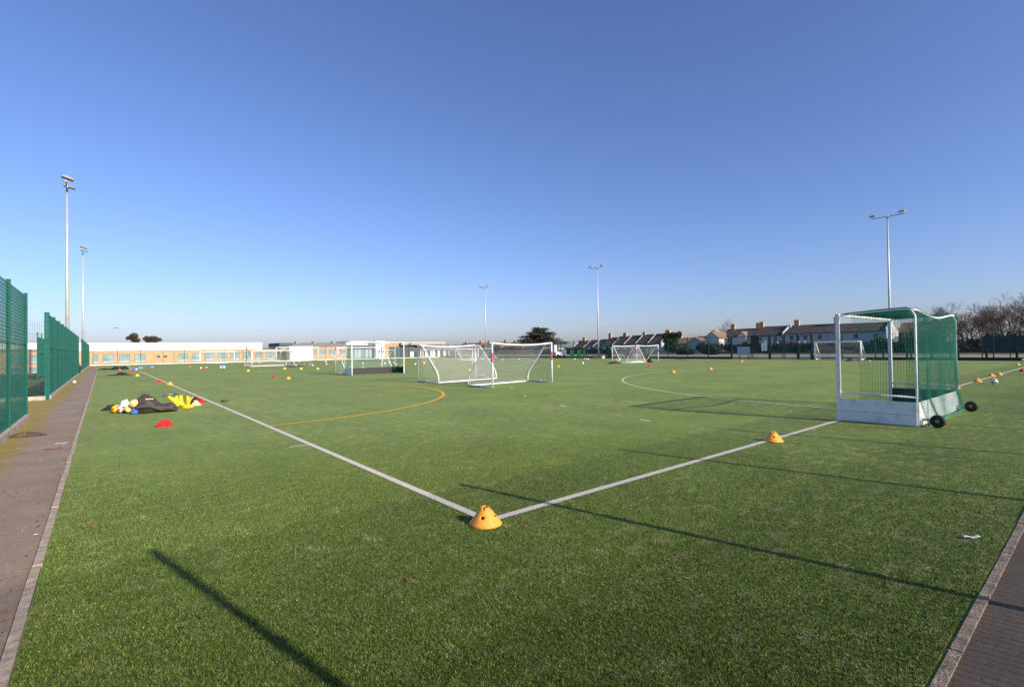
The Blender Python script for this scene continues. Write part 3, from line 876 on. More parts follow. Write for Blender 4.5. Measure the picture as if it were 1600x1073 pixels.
# ------------------------------------------------------------------ marker cones and balls
def marker_cone_mesh():
    """open truncated cone, four round holes half-way up and a notched top"""
    b = MB(); HT, RB, RT = .150, .150, .034
    def P(a, t):
        rr = lerp(RB, RT, t)
        return (rr * math.cos(a), rr * math.sin(a), HT * t)
    per = 2 * math.pi / 4
    for q in range(4):
        a0 = q * per
        hole = True
        # patch in (a, t): hole centred at mid
        t0, t1 = .36, .66
        ca, ct = a0 + per / 2, (t0 + t1) / 2
        n = 32; sd = n // 4
        tk = [(math.tan(-math.pi / 4 + math.pi / 2 * k / sd) + 1) / 2 for k in range(sd + 1)]
        rings = [[] for _ in range(5)]
        for k in range(n):
            w = 2 * math.pi * k / n + math.pi / 4
            cx, cy = math.cos(w), math.sin(w); m_ = max(abs(cx), abs(cy))
            o_ = (ca + cx / m_ * per / 2, ct + cy / m_ * (t1 - t0) / 2); i_ = (ca + cx * .17, ct + cy * .075)
            for q_ in range(5): rings[q_].append((lerp(o_[0], i_[0], q_ / 4), lerp(o_[1], i_[1], q_ / 4)))
        for q_ in range(4):
            for k in range(n):
                j = (k + 1) % n
                b.face([P(*rings[q_][k]), P(*rings[q_][j]), P(*rings[q_ + 1][j]), P(*rings[q_ + 1][k])])
        for (ta, tb, st) in ((0, t0, 3), (t1, .86, 2), (.86, 1, 1)):
            for s in range(st):
                for k in range(sd):
                    if tb == 1 and k in (3, 4): continue          # notches in the rim
                    x0, x1 = a0 + per * tk[k], a0 + per * tk[k + 1]
                    y0, y1 = lerp(ta, tb, s / st), lerp(ta, tb, (s + 1) / st)
                    b.face([P(x0, y0), P(x1, y0), P(x1, y1), P(x0, y1)])
    return b
def make_cone_mesh(col):
    me = marker_cone_mesh().mesh('marker_cone', M[col])
    bm = bmesh.new(); bm.from_mesh(me); bmesh.ops.remove_doubles(bm, verts=bm.verts, dist=.0004)
    bmesh.ops.recalc_face_normals(bm, faces=bm.faces)
    for f in bm.faces: f.smooth = True
    bm.to_mesh(me); bm.free(); return me
CONES = {c: make_cone_mesh(c) for c in ('orange', 'pale_orange', 'gold', 'red', 'rose', 'maroon', 'lime', 'yellow')}
def put_cone(c, x, y, label, sc=1.0, rz=0.0, group='marker cones on the turf', tilt=(0, 0), z=.006):
    o = link('marker_cone', CONES[c]); o.location = (x, y, z); o.rotation_euler = (tilt[0], tilt[1], rz); o.scale = (sc, sc, sc)
    md = o.modifiers.new('thickness', 'SOLIDIFY'); md.thickness = .004; md.offset = -1
    return tag(o, label, 'marker cone', group)
def ball_mesh(c, c2):
    bm = bmesh.new(); bmesh.ops.create_icosphere(bm, subdivisions=4, radius=.11)
    ico = bmesh.new(); bmesh.ops.create_icosphere(ico, subdivisions=1, radius=1)
    dirs = [v.co.normalized() for v in ico.verts]; ico.free()
    for f in bm.faces:
        cdir = f.calc_center_median().normalized(); f.smooth = True
        f.material_index = 1 if max(cdir.dot(d) for d in dirs) > .955 else 0
    # seams between the panels: slight inset of the pentagon borders
    for v in bm.verts:
        k = max(v.co.normalized().dot(d) for d in dirs)
        if abs(k - .955) < .012: v.co *= .985
    me = bpy.data.meshes.new('football'); bm.to_mesh(me); bm.free()
    me.materials.append(M[c]); me.materials.append(M[c2]); return me
BALLS = {'white': ball_mesh('white', 'ball_dark'), 'plain': ball_mesh('white', 'dirty_white'), 'red': ball_mesh('red', 'maroon'), 'rose': ball_mesh('rose', 'white'), 'lime': ball_mesh('lime', 'white'),
         'yellow': ball_mesh('yellow', 'red'), 'match': ball_mesh('white', 'red_cloth'), 'gold': ball_mesh('gold', 'white')}
def put_ball(c, x, y, label, z=.11, sc=1.0, rot=(0, 0, 0)):
    o = link('football', BALLS[c]); o.location = (x, y, z); o.rotation_euler = rot; o.scale = (sc, sc, sc)
    return tag(o, label, 'ball', 'balls lying on the turf')
rnd = random.Random(11)
for kind, c, x, y, label in SCATTER:
    if kind == 'cone': put_cone(c, x, y, label, rz=rnd.uniform(0, 6) if 'large orange' not in label else R(-97))
    else: put_ball(('white' if rnd.random() < .45 or 'football' in label else 'plain') if c == 'white' else c, x, y, label, sc=rnd.uniform(.96, 1.04) * (.75 if 'path' in label else 1), rot=(rnd.uniform(0, 6), rnd.uniform(0, 6), 0))

# ------------------------------------------------------------------ the heap of training kit on the left
def cloth(name, x, y, rx, ry, h, m, label, cat, seed, rz=0.0, z=.004, parent=None, nr=14, na=34, ridges=5, group=None):
    """a crumpled piece of fabric lying in folds"""
    b = MB(); rr = random.Random(seed); o_ = Vector((seed * 3.1, seed * 1.7, 0))
    off = [rr.uniform(0, 6.28) for _ in range(4)]
    pts = []
    for i in range(nr + 1):
        t = i / nr
        for j in range(na):
            a = 2 * math.pi * j / na
            edge = 1 + .22 * math.sin(2 * a + off[0]) + .14 * math.sin(3 * a + off[1]) + .08 * math.sin(7 * a + off[2])
            X, Y = math.cos(a) * t * rx * edge, math.sin(a) * t * ry * edge
            nn = noise.noise(Vector((X * 3.2 / max(rx, ry), Y * 3.2 / max(rx, ry), 0)) + o_)
            fold = math.sin(ridges * a + 4 * nn + off[3]) * .16 + .5 * nn
            prof = (1 - t ** 2.2)
            zz = h * prof * (.72 + fold * (.35 + .9 * t)) + .012 * (1 - t)
            pts.append((X, Y, max(0, zz)))
    n0 = len(b.v); b.v += pts
    for i in range(nr):
        for j in range(na):
            a0 = n0 + i * na + j; a1 = n0 + i * na + (j + 1) % na
            b.f.append((a0, a1, a1 + na, a0 + na)); b.m.append(0)
    o = b.build(name, M[m], parent, True, (x, y, z)); o.rotation_euler = (0, 0, rz)
    sd = o.modifiers.new('smooth', 'SUBSURF'); sd.levels = 1; sd.render_levels = 1
    if label: tag(o, label, cat, group)
    return o
def sack():
    t = thing('kit_bag', 'large dark brown fabric ball bag lying open beside the balls', 'bag', (0, 0, 0))
    b = MB(); spine = [(-1.93, 13.02, .20, .25, .20), (-1.82, 12.98, .24, .30, .24), (-1.68, 12.93, .235, .31, .235), (-1.55, 12.90, .20, .30, .20), (-1.44, 12.87, .135, .29, .135), (-1.32, 12.84, .10, .27, .10),
                       (-1.20, 12.80, .115, .25, .115), (-1.08, 12.76, .125, .22, .125), (-.99, 12.73, .10, .16, .10), (-.95, 12.71, .07, .05, .05)]
    n = 28; rows = []
    for i, (x, y, zc, ry, rz_) in enumerate(spine):
        x = -1.98 + (x + 1.93) * .86; y -= .06
        for j in range(n):
            a = 2 * math.pi * j / n
            q = Vector((x * 5, math.cos(a) * 1.6, math.sin(a) * 1.6))
            k = 1 + .26 * noise.noise(q) + .20 * noise.noise(q * 2.7) + .07 * noise.noise(q * 6)
            py = y + ry * math.cos(a) * k; pz = zc + rz_ * math.sin(a) * k
            px = x + .06 * noise.noise(q * 1.7 + Vector((7, 1, 3)))
            b.v.append((px + .3 * (py - y), py, max(.006, pz)))
    for i in range(len(spine) - 1):
        for j in range(n):
            a0 = i * n + j; a1 = i * n + (j + 1) % n
            b.f.append((a0, a1, a1 + n, a0 + n)); b.m.append(0)
    b.f.append(tuple((len(spine) - 1) * n + j for j in range(n))); b.m.append(0)
    body = b.build('bag_body', M['bag_cloth'], t, True)
    sd = body.modifiers.new('smooth', 'SUBSURF'); sd.levels = 1; sd.render_levels = 2
    so = body.modifiers.new('thickness', 'SOLIDIFY'); so.thickness = .008
    p = MB(); p.box((-.09, -.004, -.016), (.09, .004, .016)); lb = p.build('name_patch', M['pale_orange'], t, False, (-1.75, 12.62, .38)); lb.rotation_euler = (R(-58), 0, R(-16))
    cloth('bag_flap', -1.92, 12.70, .16, .12, .08, 'black_cloth', None, None, 5, parent=t)
    s = MB(); s.tube([(-1.95, 12.86, .05), (-2.1, 12.9, .03), (-2.2, 13.05, .015), (-2.05, 13.2, .012)], .012, 6); s.build('strap', M['black_cloth'], t, True)
    s = MB(); s.tube([(-1.94, 13.0, .36), (-1.86, 12.96, .47), (-1.80, 12.98, .485), (-1.74, 12.96, .44)], .035, 8); s.build('bag_collar', M['bag_cloth'], t, True)
    return t
sack()
put_ball('match', -2.30, 13.30, 'white and red patterned football in front of the open kit bag', rot=(.4, .3, 1))
put_ball('yellow', -2.42, 13.42, 'yellow ball behind the white and red patterned football', rot=(1, .4, 0))
put_ball('gold', -2.06, 12.80, 'amber ball with a red band in the mouth of the kit bag', z=.27, rot=(.2, .1, .5))
put_ball('lime', -2.16, 12.98, 'lime ball low between the patterned football and kit bag', z=.13, rot=(0, .6, .2))
cloth('training_bib', -2.22, 13.55, .16, .18, .40, 'white_cloth', 'bundled white bib standing up left of the kit bag', 'bib', 21, ridges=4)
cloth('training_bib', -2.03, 12.76, .12, .09, .16, 'blue_cloth', 'blue bib under the amber ball at the bag mouth', 'bib', 23, z=.02)
cloth('training_bib', -2.09, 12.78, .06, .05, .17, 'maroon', 'scrap of dark red bib between the amber ball and the blue bib', 'bib', 29)
cloth('jacket', -2.50, 14.35, .20, .13, .17, 'black_cloth', 'crumpled black jacket on the turf left of the footballs', 'jacket', 25)
cloth('jacket', -2.25, 13.85, .26, .18, .16, 'black_cloth', 'black jacket half under the bundled white bib', 'jacket', 26)
cloth('training_bib', -1.68, 9.45, .17, .12, .17, 'red_cloth', 'bright red bib heaped alone in front of the kit bag', 'bib', 31, rz=.3)
cloth('training_bib', -.36, 14.85, .17, .14, .20, 'red_cloth', 'red bib heaped behind the cream cone by the sideline', 'bib', 33)
cloth('training_bib', -.55, 14.85, .16, .15, .22, 'orange', 'orange bib bundled behind the yellow pole base', 'bib', 34)
cloth('strap', -.46, 14.70, .13, .10, .24, 'black_cloth', 'black strap draped over the red and orange bibs', 'strap', 35)
put_cone('pale_orange', -.53, 14.05, 'cream orange marker cone leaning on the red bib by the sideline', 1.0, group='marker cones on the turf')
def tall_cone(x, y, label, tilt=(0, 0), rz=0, h=.30, z=.004):
    t = thing('pole_cone', label, 'cone', (x, y, z), rz, 'yellow pole cones by the kit bag'); t.rotation_euler = (tilt[0], tilt[1], rz)
    b = MB(); b.lathe([(.135, 0), (.13, .015), (.10, .03), (.075, .09), (.05, .2), (.034, h), (.022, h), (.02, .2)], 20); b.build('cone_body', M['yellow'], t, True)
    for k in range(3):
        a = k * 2.1 + .4
        for zz, rr in ((.12, .0675),):
            c = MB(); c.lathe([(.001, 0), (.017, 0), (.017, .004), (.001, .004)], 10)
            h_ = c.build('hole', M['ball_dark'], t, False, (rr * math.cos(a), rr * math.sin(a), zz)); h_.rotation_euler = (0, R(75), a)
    b = MB(); b.box((-.14, -.14, 0), (.14, .14, .014)); bevel(b.build('foot', M['yellow'], t), .006)
    return t
tall_cone(-.99, 14.30, 'left upright yellow pole cone beside the kit bag', rz=.3)
tall_cone(-.88, 14.32, 'right upright yellow pole cone in the cluster beside the kit bag', rz=.9, h=.31)
tall_cone(-1.0, 14.05, 'yellow pole cone lying tilted against the kit bag', tilt=(R(5), R(-48)), z=.12)
t = thing('pole_stand', 'bright yellow pole base with straight tube in front of cream cone', 'pole stand', (-.79, 13.56, .004))
b = MB(); b.lathe([(.145, 0), (.14, .015), (.06, .075), (.036, .085)], 24); b.build('base', M['yellow'], t, True)
b = MB(); b.tube([(0, 0, .08), (0, 0, .33)], .034, 16); b.build('tube', M['yellow'], t, True)
def bottle(x, y, rz, m, label, L_=.27, r=.036):
    t = thing('bottle', label, 'bottle', (x, y, r + .004), rz)
    b = MB(); b.tube([(0, 0, 0), (.02, 0, 0), (L_ * .6, 0, 0), (L_ * .76, 0, 0), (L_ * .8, 0, 0)], [r * .8, r, r, r * .5, r * .4], 14); b.build('bottle_body', M[m], t, True)
    b = MB(); b.tube([(L_ * .8, 0, 0), (L_, 0, 0)], r * .45, 12); b.build('cap', M['black_cloth'], t, True)
bottle(-.98, 18.75, -.1, 'grey_plastic', 'grey water bottle lying on the turf behind the kit bag', L_=.42, r=.055)
bottle(.22, 14.55, -.2, 'ball_dark', 'small dark bottle lying on the turf right of the sideline', L_=.2, r=.035)

# bags and clothes far down the left side and by other goals
for x, y, rx, ry, h, m, l, cat, sd in ((-2.38, 64.6, .75, .4, .16, 'black_cloth', 'flat black bag nearest the path in the far left corner', 'bag', 41),
        (-1.6, 63.4, .5, .4, .42, 'black_cloth', 'rounded black bag between the pale red cone and the flat bag', 'bag', 42),
        (-.9, 63.9, .55, .4, .40, 'black_cloth', 'black bag touching the sideline in the far left corner', 'bag', 43),
        (-1.55, 44.8, .36, .3, .28, 'black_cloth', 'black bag with a flat strap left of the red ball', 'bag', 44),
        (-2.15, 44.5, .38, .2, .08, 'black_cloth', 'flat black jacket left of the bag and red ball', 'jacket', 45),
        (-.1, 63.8, .22, .2, .22, 'blue_cloth', 'blue bib by the sideline in the far left corner', 'bib', 46),
        (.6, 66.0, .2, .2, .2, 'sign_blue', 'pale blue bib right of the sideline in the far left corner', 'bib', 47),
        (1.9, 70.0, .22, .2, .2, 'sign_blue', 'pale blue bib farther right of the sideline, far left corner', 'bib', 48),
        (13.4, 52.6, .95, .4, .14, 'black_cloth', 'flat black bag under a white ball below the white container', 'bag', 49),
        (8.1, 62.4, .32, .25, .18, 'sign_blue', 'pale blue bib between the two white balls on the left', 'bib', 50),
        (36.6, 28.1, .9, .45, .28, 'black_cloth', 'long black bag at the foot of the left far goal', 'bag', 51),
        (41.3, 27.3, .4, .35, .45, 'black_cloth', 'black bag inside the right far goal', 'bag', 52),
        (40.8, 27.6, .3, .25, .25, 'rose', 'pink bib beside the black bag in the right far goal', 'bib', 53),
        (51.5, 30.0, .35, 1.0, .09, 'navy', 'dark blue sheet lying at the far fence right of the far goals', 'sheet', 54),
        (51.8, 12.4, .4, .35, .3, 'black_cloth', 'small black bag at the foot of the goal by the far fence', 'bag', 55),
        (34.6, 78.7, .35, .3, .4, 'blue_cloth', 'blue bib far back behind the hockey goal', 'bib', 56),
        (56.0, 72.8, .5, .8, .5, 'sign_blue', 'light blue sheet at the far fence behind the left post of the right training goal', 'sheet', 57)):
    cloth('kit_' + cat.replace('bag', 'bag'), x, y, rx, ry, h, m, l, cat, sd)
t = thing('crate', 'pale brown box at the foot of the light mast by the far fence', 'box', (54.6, 45.6, 0))
b = MB(); b.box((-.3, -.95, 0), (.3, .95, .38)); bevel(b.build('box_body', M['parapet'], t), .02)
b = MB(); b.box((-.32, -.97, .38), (.32, .97, .42)); b.build('lid', M['timber'], t)
t = thing('crate', 'small pale brown box by the fence below the orange square signs', 'box', (56.2, 18.0, 0))
b = MB(); b.box((-.2, -.38, 0), (.2, .38, .25)); bevel(b.build('box_body', M['parapet'], t), .02)
b = MB(); b.box((-.21, -.39, .25), (.21, .39, .28)); b.build('lid', M['timber'], t)
# litter and leaves near the viewer
def scrap(x, y, w, d, m, label, rz, cat='litter', z=.018):
    b = MB(); n = 6
    for i in range(n):
        x0, x1 = -w / 2 + w * i / n, -w / 2 + w * (i + 1) / n
        z0, z1 = .006 * math.sin(i * 1.3), .006 * math.sin((i + 1) * 1.3)
        b.face([(x0, -d / 2, z0), (x1, -d / 2, z1), (x1, d / 2, z1 + .002), (x0, d / 2, z0 + .004)])
    o = b.build('litter' if cat != 'leaf' else 'fallen_leaf', M[m], None, True, (x, y, z)); o.rotation_euler = (0, 0, rz)
    so = o.modifiers.new('thickness', 'SOLIDIFY'); so.thickness = .003
    return tag(o, label, cat)
scrap(2.62, -2.90, .125, .03, 'white', 'torn white paper strip on the turf near the right kerb', -.69)
for x, y, l in ((-.81, -.35, 'small orange brown leaf low in the middle of the turf'), (.64, -1.32, 'orange brown leaf on the turf between shadow and right kerb'), (.13, -.36, 'tiny rust leaf just right below the big orange cone'),
                (-1.12, -.62, 'rust leaf near the thick post shadow on the left'), (3.45, -2.85, 'curled brown leaf on the turf near the right kerb'), (-2.78, 2.2, 'brown leaf on the turf beside the left kerb'), (-2.72, 4.3, 'brown leaf farther along beside the left kerb')):
    scrap(x, y, .032, .018, 'leaf_brown', l, hash(l[:9]) % 5 if False else len(l) * .7, 'leaf')
scrap(-3.28, 8.32, .16, .05, 'white', 'white paper scrap on the left path beside the kerb', .1, z=.0)
scrap(-3.35, 7.7, .22, .05, 'leaf_brown', 'pale brown cardboard scrap on the left path beside paper', .2, z=.0)
scrap(-3.98, 6.4, .05, .04, 'white', 'white paper scrap in the moss beside the left fence', .6, z=.0)
# blown bits on the path
b = MB(); rl = random.Random(17)
for k in range(420):
    y = -3 + 26 * rl.random() ** 1.6; x = -4.05 + abs(rl.gauss(0, .42)) if rl.random() < .75 else -3.14 - abs(rl.gauss(0, .05))
    if not -4.1 < x < -3.12: continue
    s = rl.uniform(.006, .022); a = rl.uniform(0, 3.1); dx, dy = s * math.cos(a), s * math.sin(a)
    b.face([(x - dx, y - dy, .0), (x + dy * .5, y - dx * .5, .004), (x + dx, y + dy, .003), (x - dy * .5, y + dx * .5, .007)], rl.choice((0, 0, 0, 1, 1, 2)))
b.build('leaf_debris', [M['leaf_brown'], M['mould'], M['dirty_white']], kind='stuff')
b = MB()
for k in range(260):
    d = 1.8 + 9 * rl.random(); th = YAW + rl.uniform(-.8, .8); x, y = -2.711 + d * math.sin(th), -3.667 + d * math.cos(th)
    if x < -3 or y < -3.05: continue
    s = rl.uniform(.002, .005); a = rl.uniform(0, 3.1); dx, dy = s * math.cos(a), s * math.sin(a); z = .012
    b.face([(x - dx, y - dy, z), (x + dy * .5, y - dx * .5, z), (x + dx, y + dy, z + .003), (x - dy * .5, y + dx * .5, z + .003)], rl.choice((0, 1, 1, 2)))
b.build('leaf_debris', [M['leaf_brown'], M['mould'], M['dirty_white']], kind='stuff')
cloth('leaf_litter', -3.85, 9.9, .26, .14, .09, 'mould', 'clump of rotten brown leaves on the moss by the fence end', 'leaves', 61, nr=10, na=26, ridges=9)

# ------------------------------------------------------------------ the school along the far end (facade faces -y)
FY = 100.0
sch = thing('school_building', 'long low school in tan brick with white upper band and windows', 'school', (16, FY + 6, 0))
sch.location = (0, 0, 0)
def wallbox(name, lo, hi, m, parent): 
    b = MB(); b.box(lo, hi); return b.build(name, M[m], parent)
wallbox('brick_wall', (-26, FY, -.1), (24.2, FY + 9, 2.22), 'brick_tan', sch)
wallbox('brick_wall', (24.2, FY, -.1), (37.4, FY + 9, 2.63), 'brick_tan', sch)
wallbox('white_band', (-26.1, FY - .12, 2.22), (20.85, FY + 9, 3.46), 'fascia_white', sch)
wallbox('parapet_cap', (-26.15, FY - .16, 3.46), (20.9, FY + 9.1, 3.52), 'sign_white', sch)
b = MB(); b.prism([(FY - .12, 2.635), (FY - .10, 2.70), (FY + 2.2, 3.5), (FY + 9, 3.5), (FY + 9, 2.635)], (26.4, 37.6), 0, 0); b.build('sloping_roof', M['roof_grey'], sch)
b = MB(); b.box((23.9, FY - .2, 2.70), (26.38, FY + 8, 3.45)); b.build('slate_block', M['slate_dark'], sch)
wallbox('flat_roof', (20.95, FY - .1, 2.22), (23.85, FY + 9, 2.36), 'wall_dark', sch)
for x in (27.8, 31.2, 35.2):
    bb = MB(); bb.box((x - .3, FY + 1.6, 3.1), (x + .3, FY + 2.4, 3.75)); bb.build('roof_vent', M['roof_grey'], sch)
    bb = MB(); bb.box((x - .42, FY + 1.7, 3.2), (x - .305, FY + 2.3, 3.74)); bb.build('vent_side', M['slate_dark'], sch)
def window(parent, x0, x1, z0, z1, y=FY, dark=False, split=None, nm='window'):
    b = MB(); f = .07; d = .05                                           # reveal ring standing slightly proud
    for lo, hi in (((x0, y - d, z1 - f), (x1, y - .003, z1)), ((x0, y - d, z0), (x1, y - .003, z0 + f)), ((x0, y - d, z0 + f), (x0 + f, y - .003, z1 - f)), ((x1 - f, y - d, z0 + f), (x1, y - .003, z1 - f))):
        b.box(lo, hi)
    w = b.build(nm, M['win_frame'], parent)
    wi, hh = x1 - x0, z1 - z0
    s = x0 + wi * (split or .42)
    zl = z0 + hh * .24
    def pane(a, c, e, g, m):
        q = MB(); q.box((a, y - .028, e), (c, y - .003, g)); q.build('pane', M[m], w)
    if dark: pane(x0 + f, x1 - f, z0 + f, z1 - f, 'glass_dark')
    else:
        pane(x0 + f, s - .03, zl + .03, z1 - f, 'glass_pale'); pane(s + .03, x1 - f, zl + .03, z1 - f, 'glass_pale')
        pane(x0 + f, x1 - f, z0 + f, zl - .03, 'sign_grey')
        q = MB(); q.box((s - .03, y - .045, zl), (s + .03, y - .003, z1 - f)); q.build('mullion', M['win_frame'], w)
    return w
for i, (a, c) in enumerate([(-3.83, -3.19), (-2.64, -1.18), (-.61, .84), (1.42, 2.9), (7.47, 8.96), (9.52, 10.87), (11.53, 12.96), (13.53, 14.96), (15.5, 17.03), (17.54, 19.01), (19.57, 21.03), (21.54, 22.99)]):
    window(sch, a, c, .22, 1.68, split=(.62, .4, .33, .6)[i % 4])
for a, c in ((-7.5, -6.0), (-10, -8.5), (-12.5, -11)): window(sch, a, c, .22, 1.68)
for a, c in ((4.46, 4.94), (5.4, 5.92)): window(sch, a, c, .98, 1.42, dark=True)
for a, c in ((30.18, 31.0), (31.62, 32.93), (33.56, 34.72), (35.6, 36.89)): window(sch, a, c, .66, 2.06, split=.66)
window(sch, 23.2, 24.1, .22, 1.9, dark=True)
for x in (6.9, 14.2):
    b = MB(); b.tube([(x, FY - .06, 0), (x, FY - .06, 2.2)], .04, 8); b.build('downpipe', M['win_frame'], sch)
con = thing('storage_container', 'plain white storage container in front of the tan brick school', 'container', (27.0, 97.6, 0))
b = MB(); b.box((-2.15, -1.2, .05), (2.1, 1.2, 2.68)); b.build('container_body', M['white_plastic'], con)
b = MB(); b.box((-2.2, -1.25, 2.68), (2.15, 1.25, 2.74)); b.build('lid', M['fascia_white'], con)
for x in (-.75, .65):
    b = MB(); b.box((x - .02, -1.225, .1), (x + .02, -1.202, 2.62)); b.build('panel_joint', M['fascia_white'], con)
b = MB(); b.box((-2.1, -1.15, -.02), (2.05, 1.15, .05)); b.build('skid', M['win_frame'], con)

hall = thing('school_hall', 'white and orange panelled school hall with a wide glass front', 'hall')
wallbox('upper_wall', (37.5, FY + .8, 2.90), (43.6, FY + 9, 3.78), 'fascia_white', hall)
wallbox('lower_wall', (37.5, FY + 1.2, -.1), (43.6, FY + 9, 2.90), 'wall_dark', hall)
wallbox('white_tower', (43.62, FY - .3, -.1), (45.75, FY + 9, 3.80), 'fascia_white', hall)
wallbox('orange_wall', (45.77, FY - .1, -.1), (49.4, FY + 9, 3.77), 'brick_tan', hall)
wallbox('canopy', (38.2, FY - .6, 2.78), (43.6, FY + .78, 2.92), 'roof_grey', hall)
for k in range(6):
    x0 = 38.3 + k * .87
    f = wallbox('window', (x0, FY + 1.0, .15), (x0 + .06, FY + 1.19, 2.76), 'win_frame', hall)
    q = MB(); q.box((x0 + .07, FY + 1.08, .15), (x0 + .86, FY + 1.12, 2.76)); q.build('pane', M['sign_grey' if k % 3 else 'glass_pale'], f)
wallbox('high_window', (42.35, FY + .74, 3.0), (43.55, FY + .795, 3.74), 'navy', hall)
wallbox('high_window', (47.1, FY - .16, 3.2), (48.1, FY - .105, 3.75), 'brown_frame', hall)
window(hall, 44.3, 45.5, 1.0, 1.75, y=FY - .3, split=.5)
wallbox('doorway', (46.9, FY - .14, .0), (49.3, FY - .105, 2.5), 'wall_dark', hall)
pav = thing('pavilion', 'dark grey pavilion with a pale overhanging roof and glass doors', 'pavilion')
b = MB(); b.prism([(FY - 1.0, 2.86), (FY - 1.0, 3.42), (FY + 8, 3.62), (FY + 8, 2.86)], (49.45, 61.0), 0, 0); b.build('roof', M['roof_lilac'], pav)
wallbox('roof_edge', (49.45, FY - 1.06, 3.42), (61.05, FY - 1.003, 3.52), 'fascia_white', pav)
b = MB(); b.prism([(50.5, -.1), (54.4, -.1), (54.4, 2.1), (50.5, 2.85)], (FY - .4, FY + 8), 0, 1); b.build('side_wall', M['wall_dark'], pav)
wallbox('end_wall', (49.45, FY, -.1), (50.48, FY + 8, 2.85), 'slate_dark', pav)
wallbox('glass_wall', (54.42, FY + .5, -.1), (63.0, FY + 8, 2.85), 'slate_dark', pav)
wallbox('lower_canopy', (54.42, FY - .7, 1.65), (63.1, FY + .48, 1.95), 'roof_grey', pav)
dr = wallbox('door', (51.95, FY - .46, .1), (52.85, FY - .405, 1.38), 'dirty_white', pav)
q = MB(); q.box((52.38, FY - .475, .12), (52.42, FY - .462, 1.36)); q.build('door_joint', M['wall_dark'], dr)
wallbox('green_door', (53.3, FY - .46, .1), (54.3, FY - .405, 1.3), 'fence_dark', pav)
for k, (x, w, m) in enumerate(((54.7, .25, 'dirty_white'), (55.3, .5, 'brick_tan'), (56.1, .35, 'sign_white'), (57.5, .3, 'dirty_white'), (58.2, .55, 'sign_white'), (59.6, .5, 'sign_white'), (60.3, .25, 'dirty_white'), (61.2, .5, 'sign_white'), (62.4, .3, 'dirty_white'))):
    wallbox('column', (x - w / 2, FY - .3, 0), (x + w / 2, FY + .2, 1.64), m, pav)
for k in range(8):
    wallbox('pane', (54.6 + k, FY + .42, .05), (55.5 + k, FY + .48, 1.6), 'glass_pale', pav)
# brick block on the left, beyond the side entrance
blk = thing('brick_block', 'tan brick block with two rows of windows behind the left fence', 'building', (0, 0, 0))
wallbox('wall', (-13.5, 60.0, -.1), (-7.25, 68, 2.05), 'brick_tan', blk)
wallbox('roof_edge', (-13.6, 59.9, 2.05), (-7.15, 68, 2.2), 'roof_grey', blk)
window(blk, -7.95, -7.32, .85, 1.7, y=60.0); window(blk, -7.95, -7.32, -.05, .52, y=60.0)
window(blk, -9.4, -8.4, .85, 1.7, y=60.0); window(blk, -9.4, -8.4, -.05, .52, y=60.0)

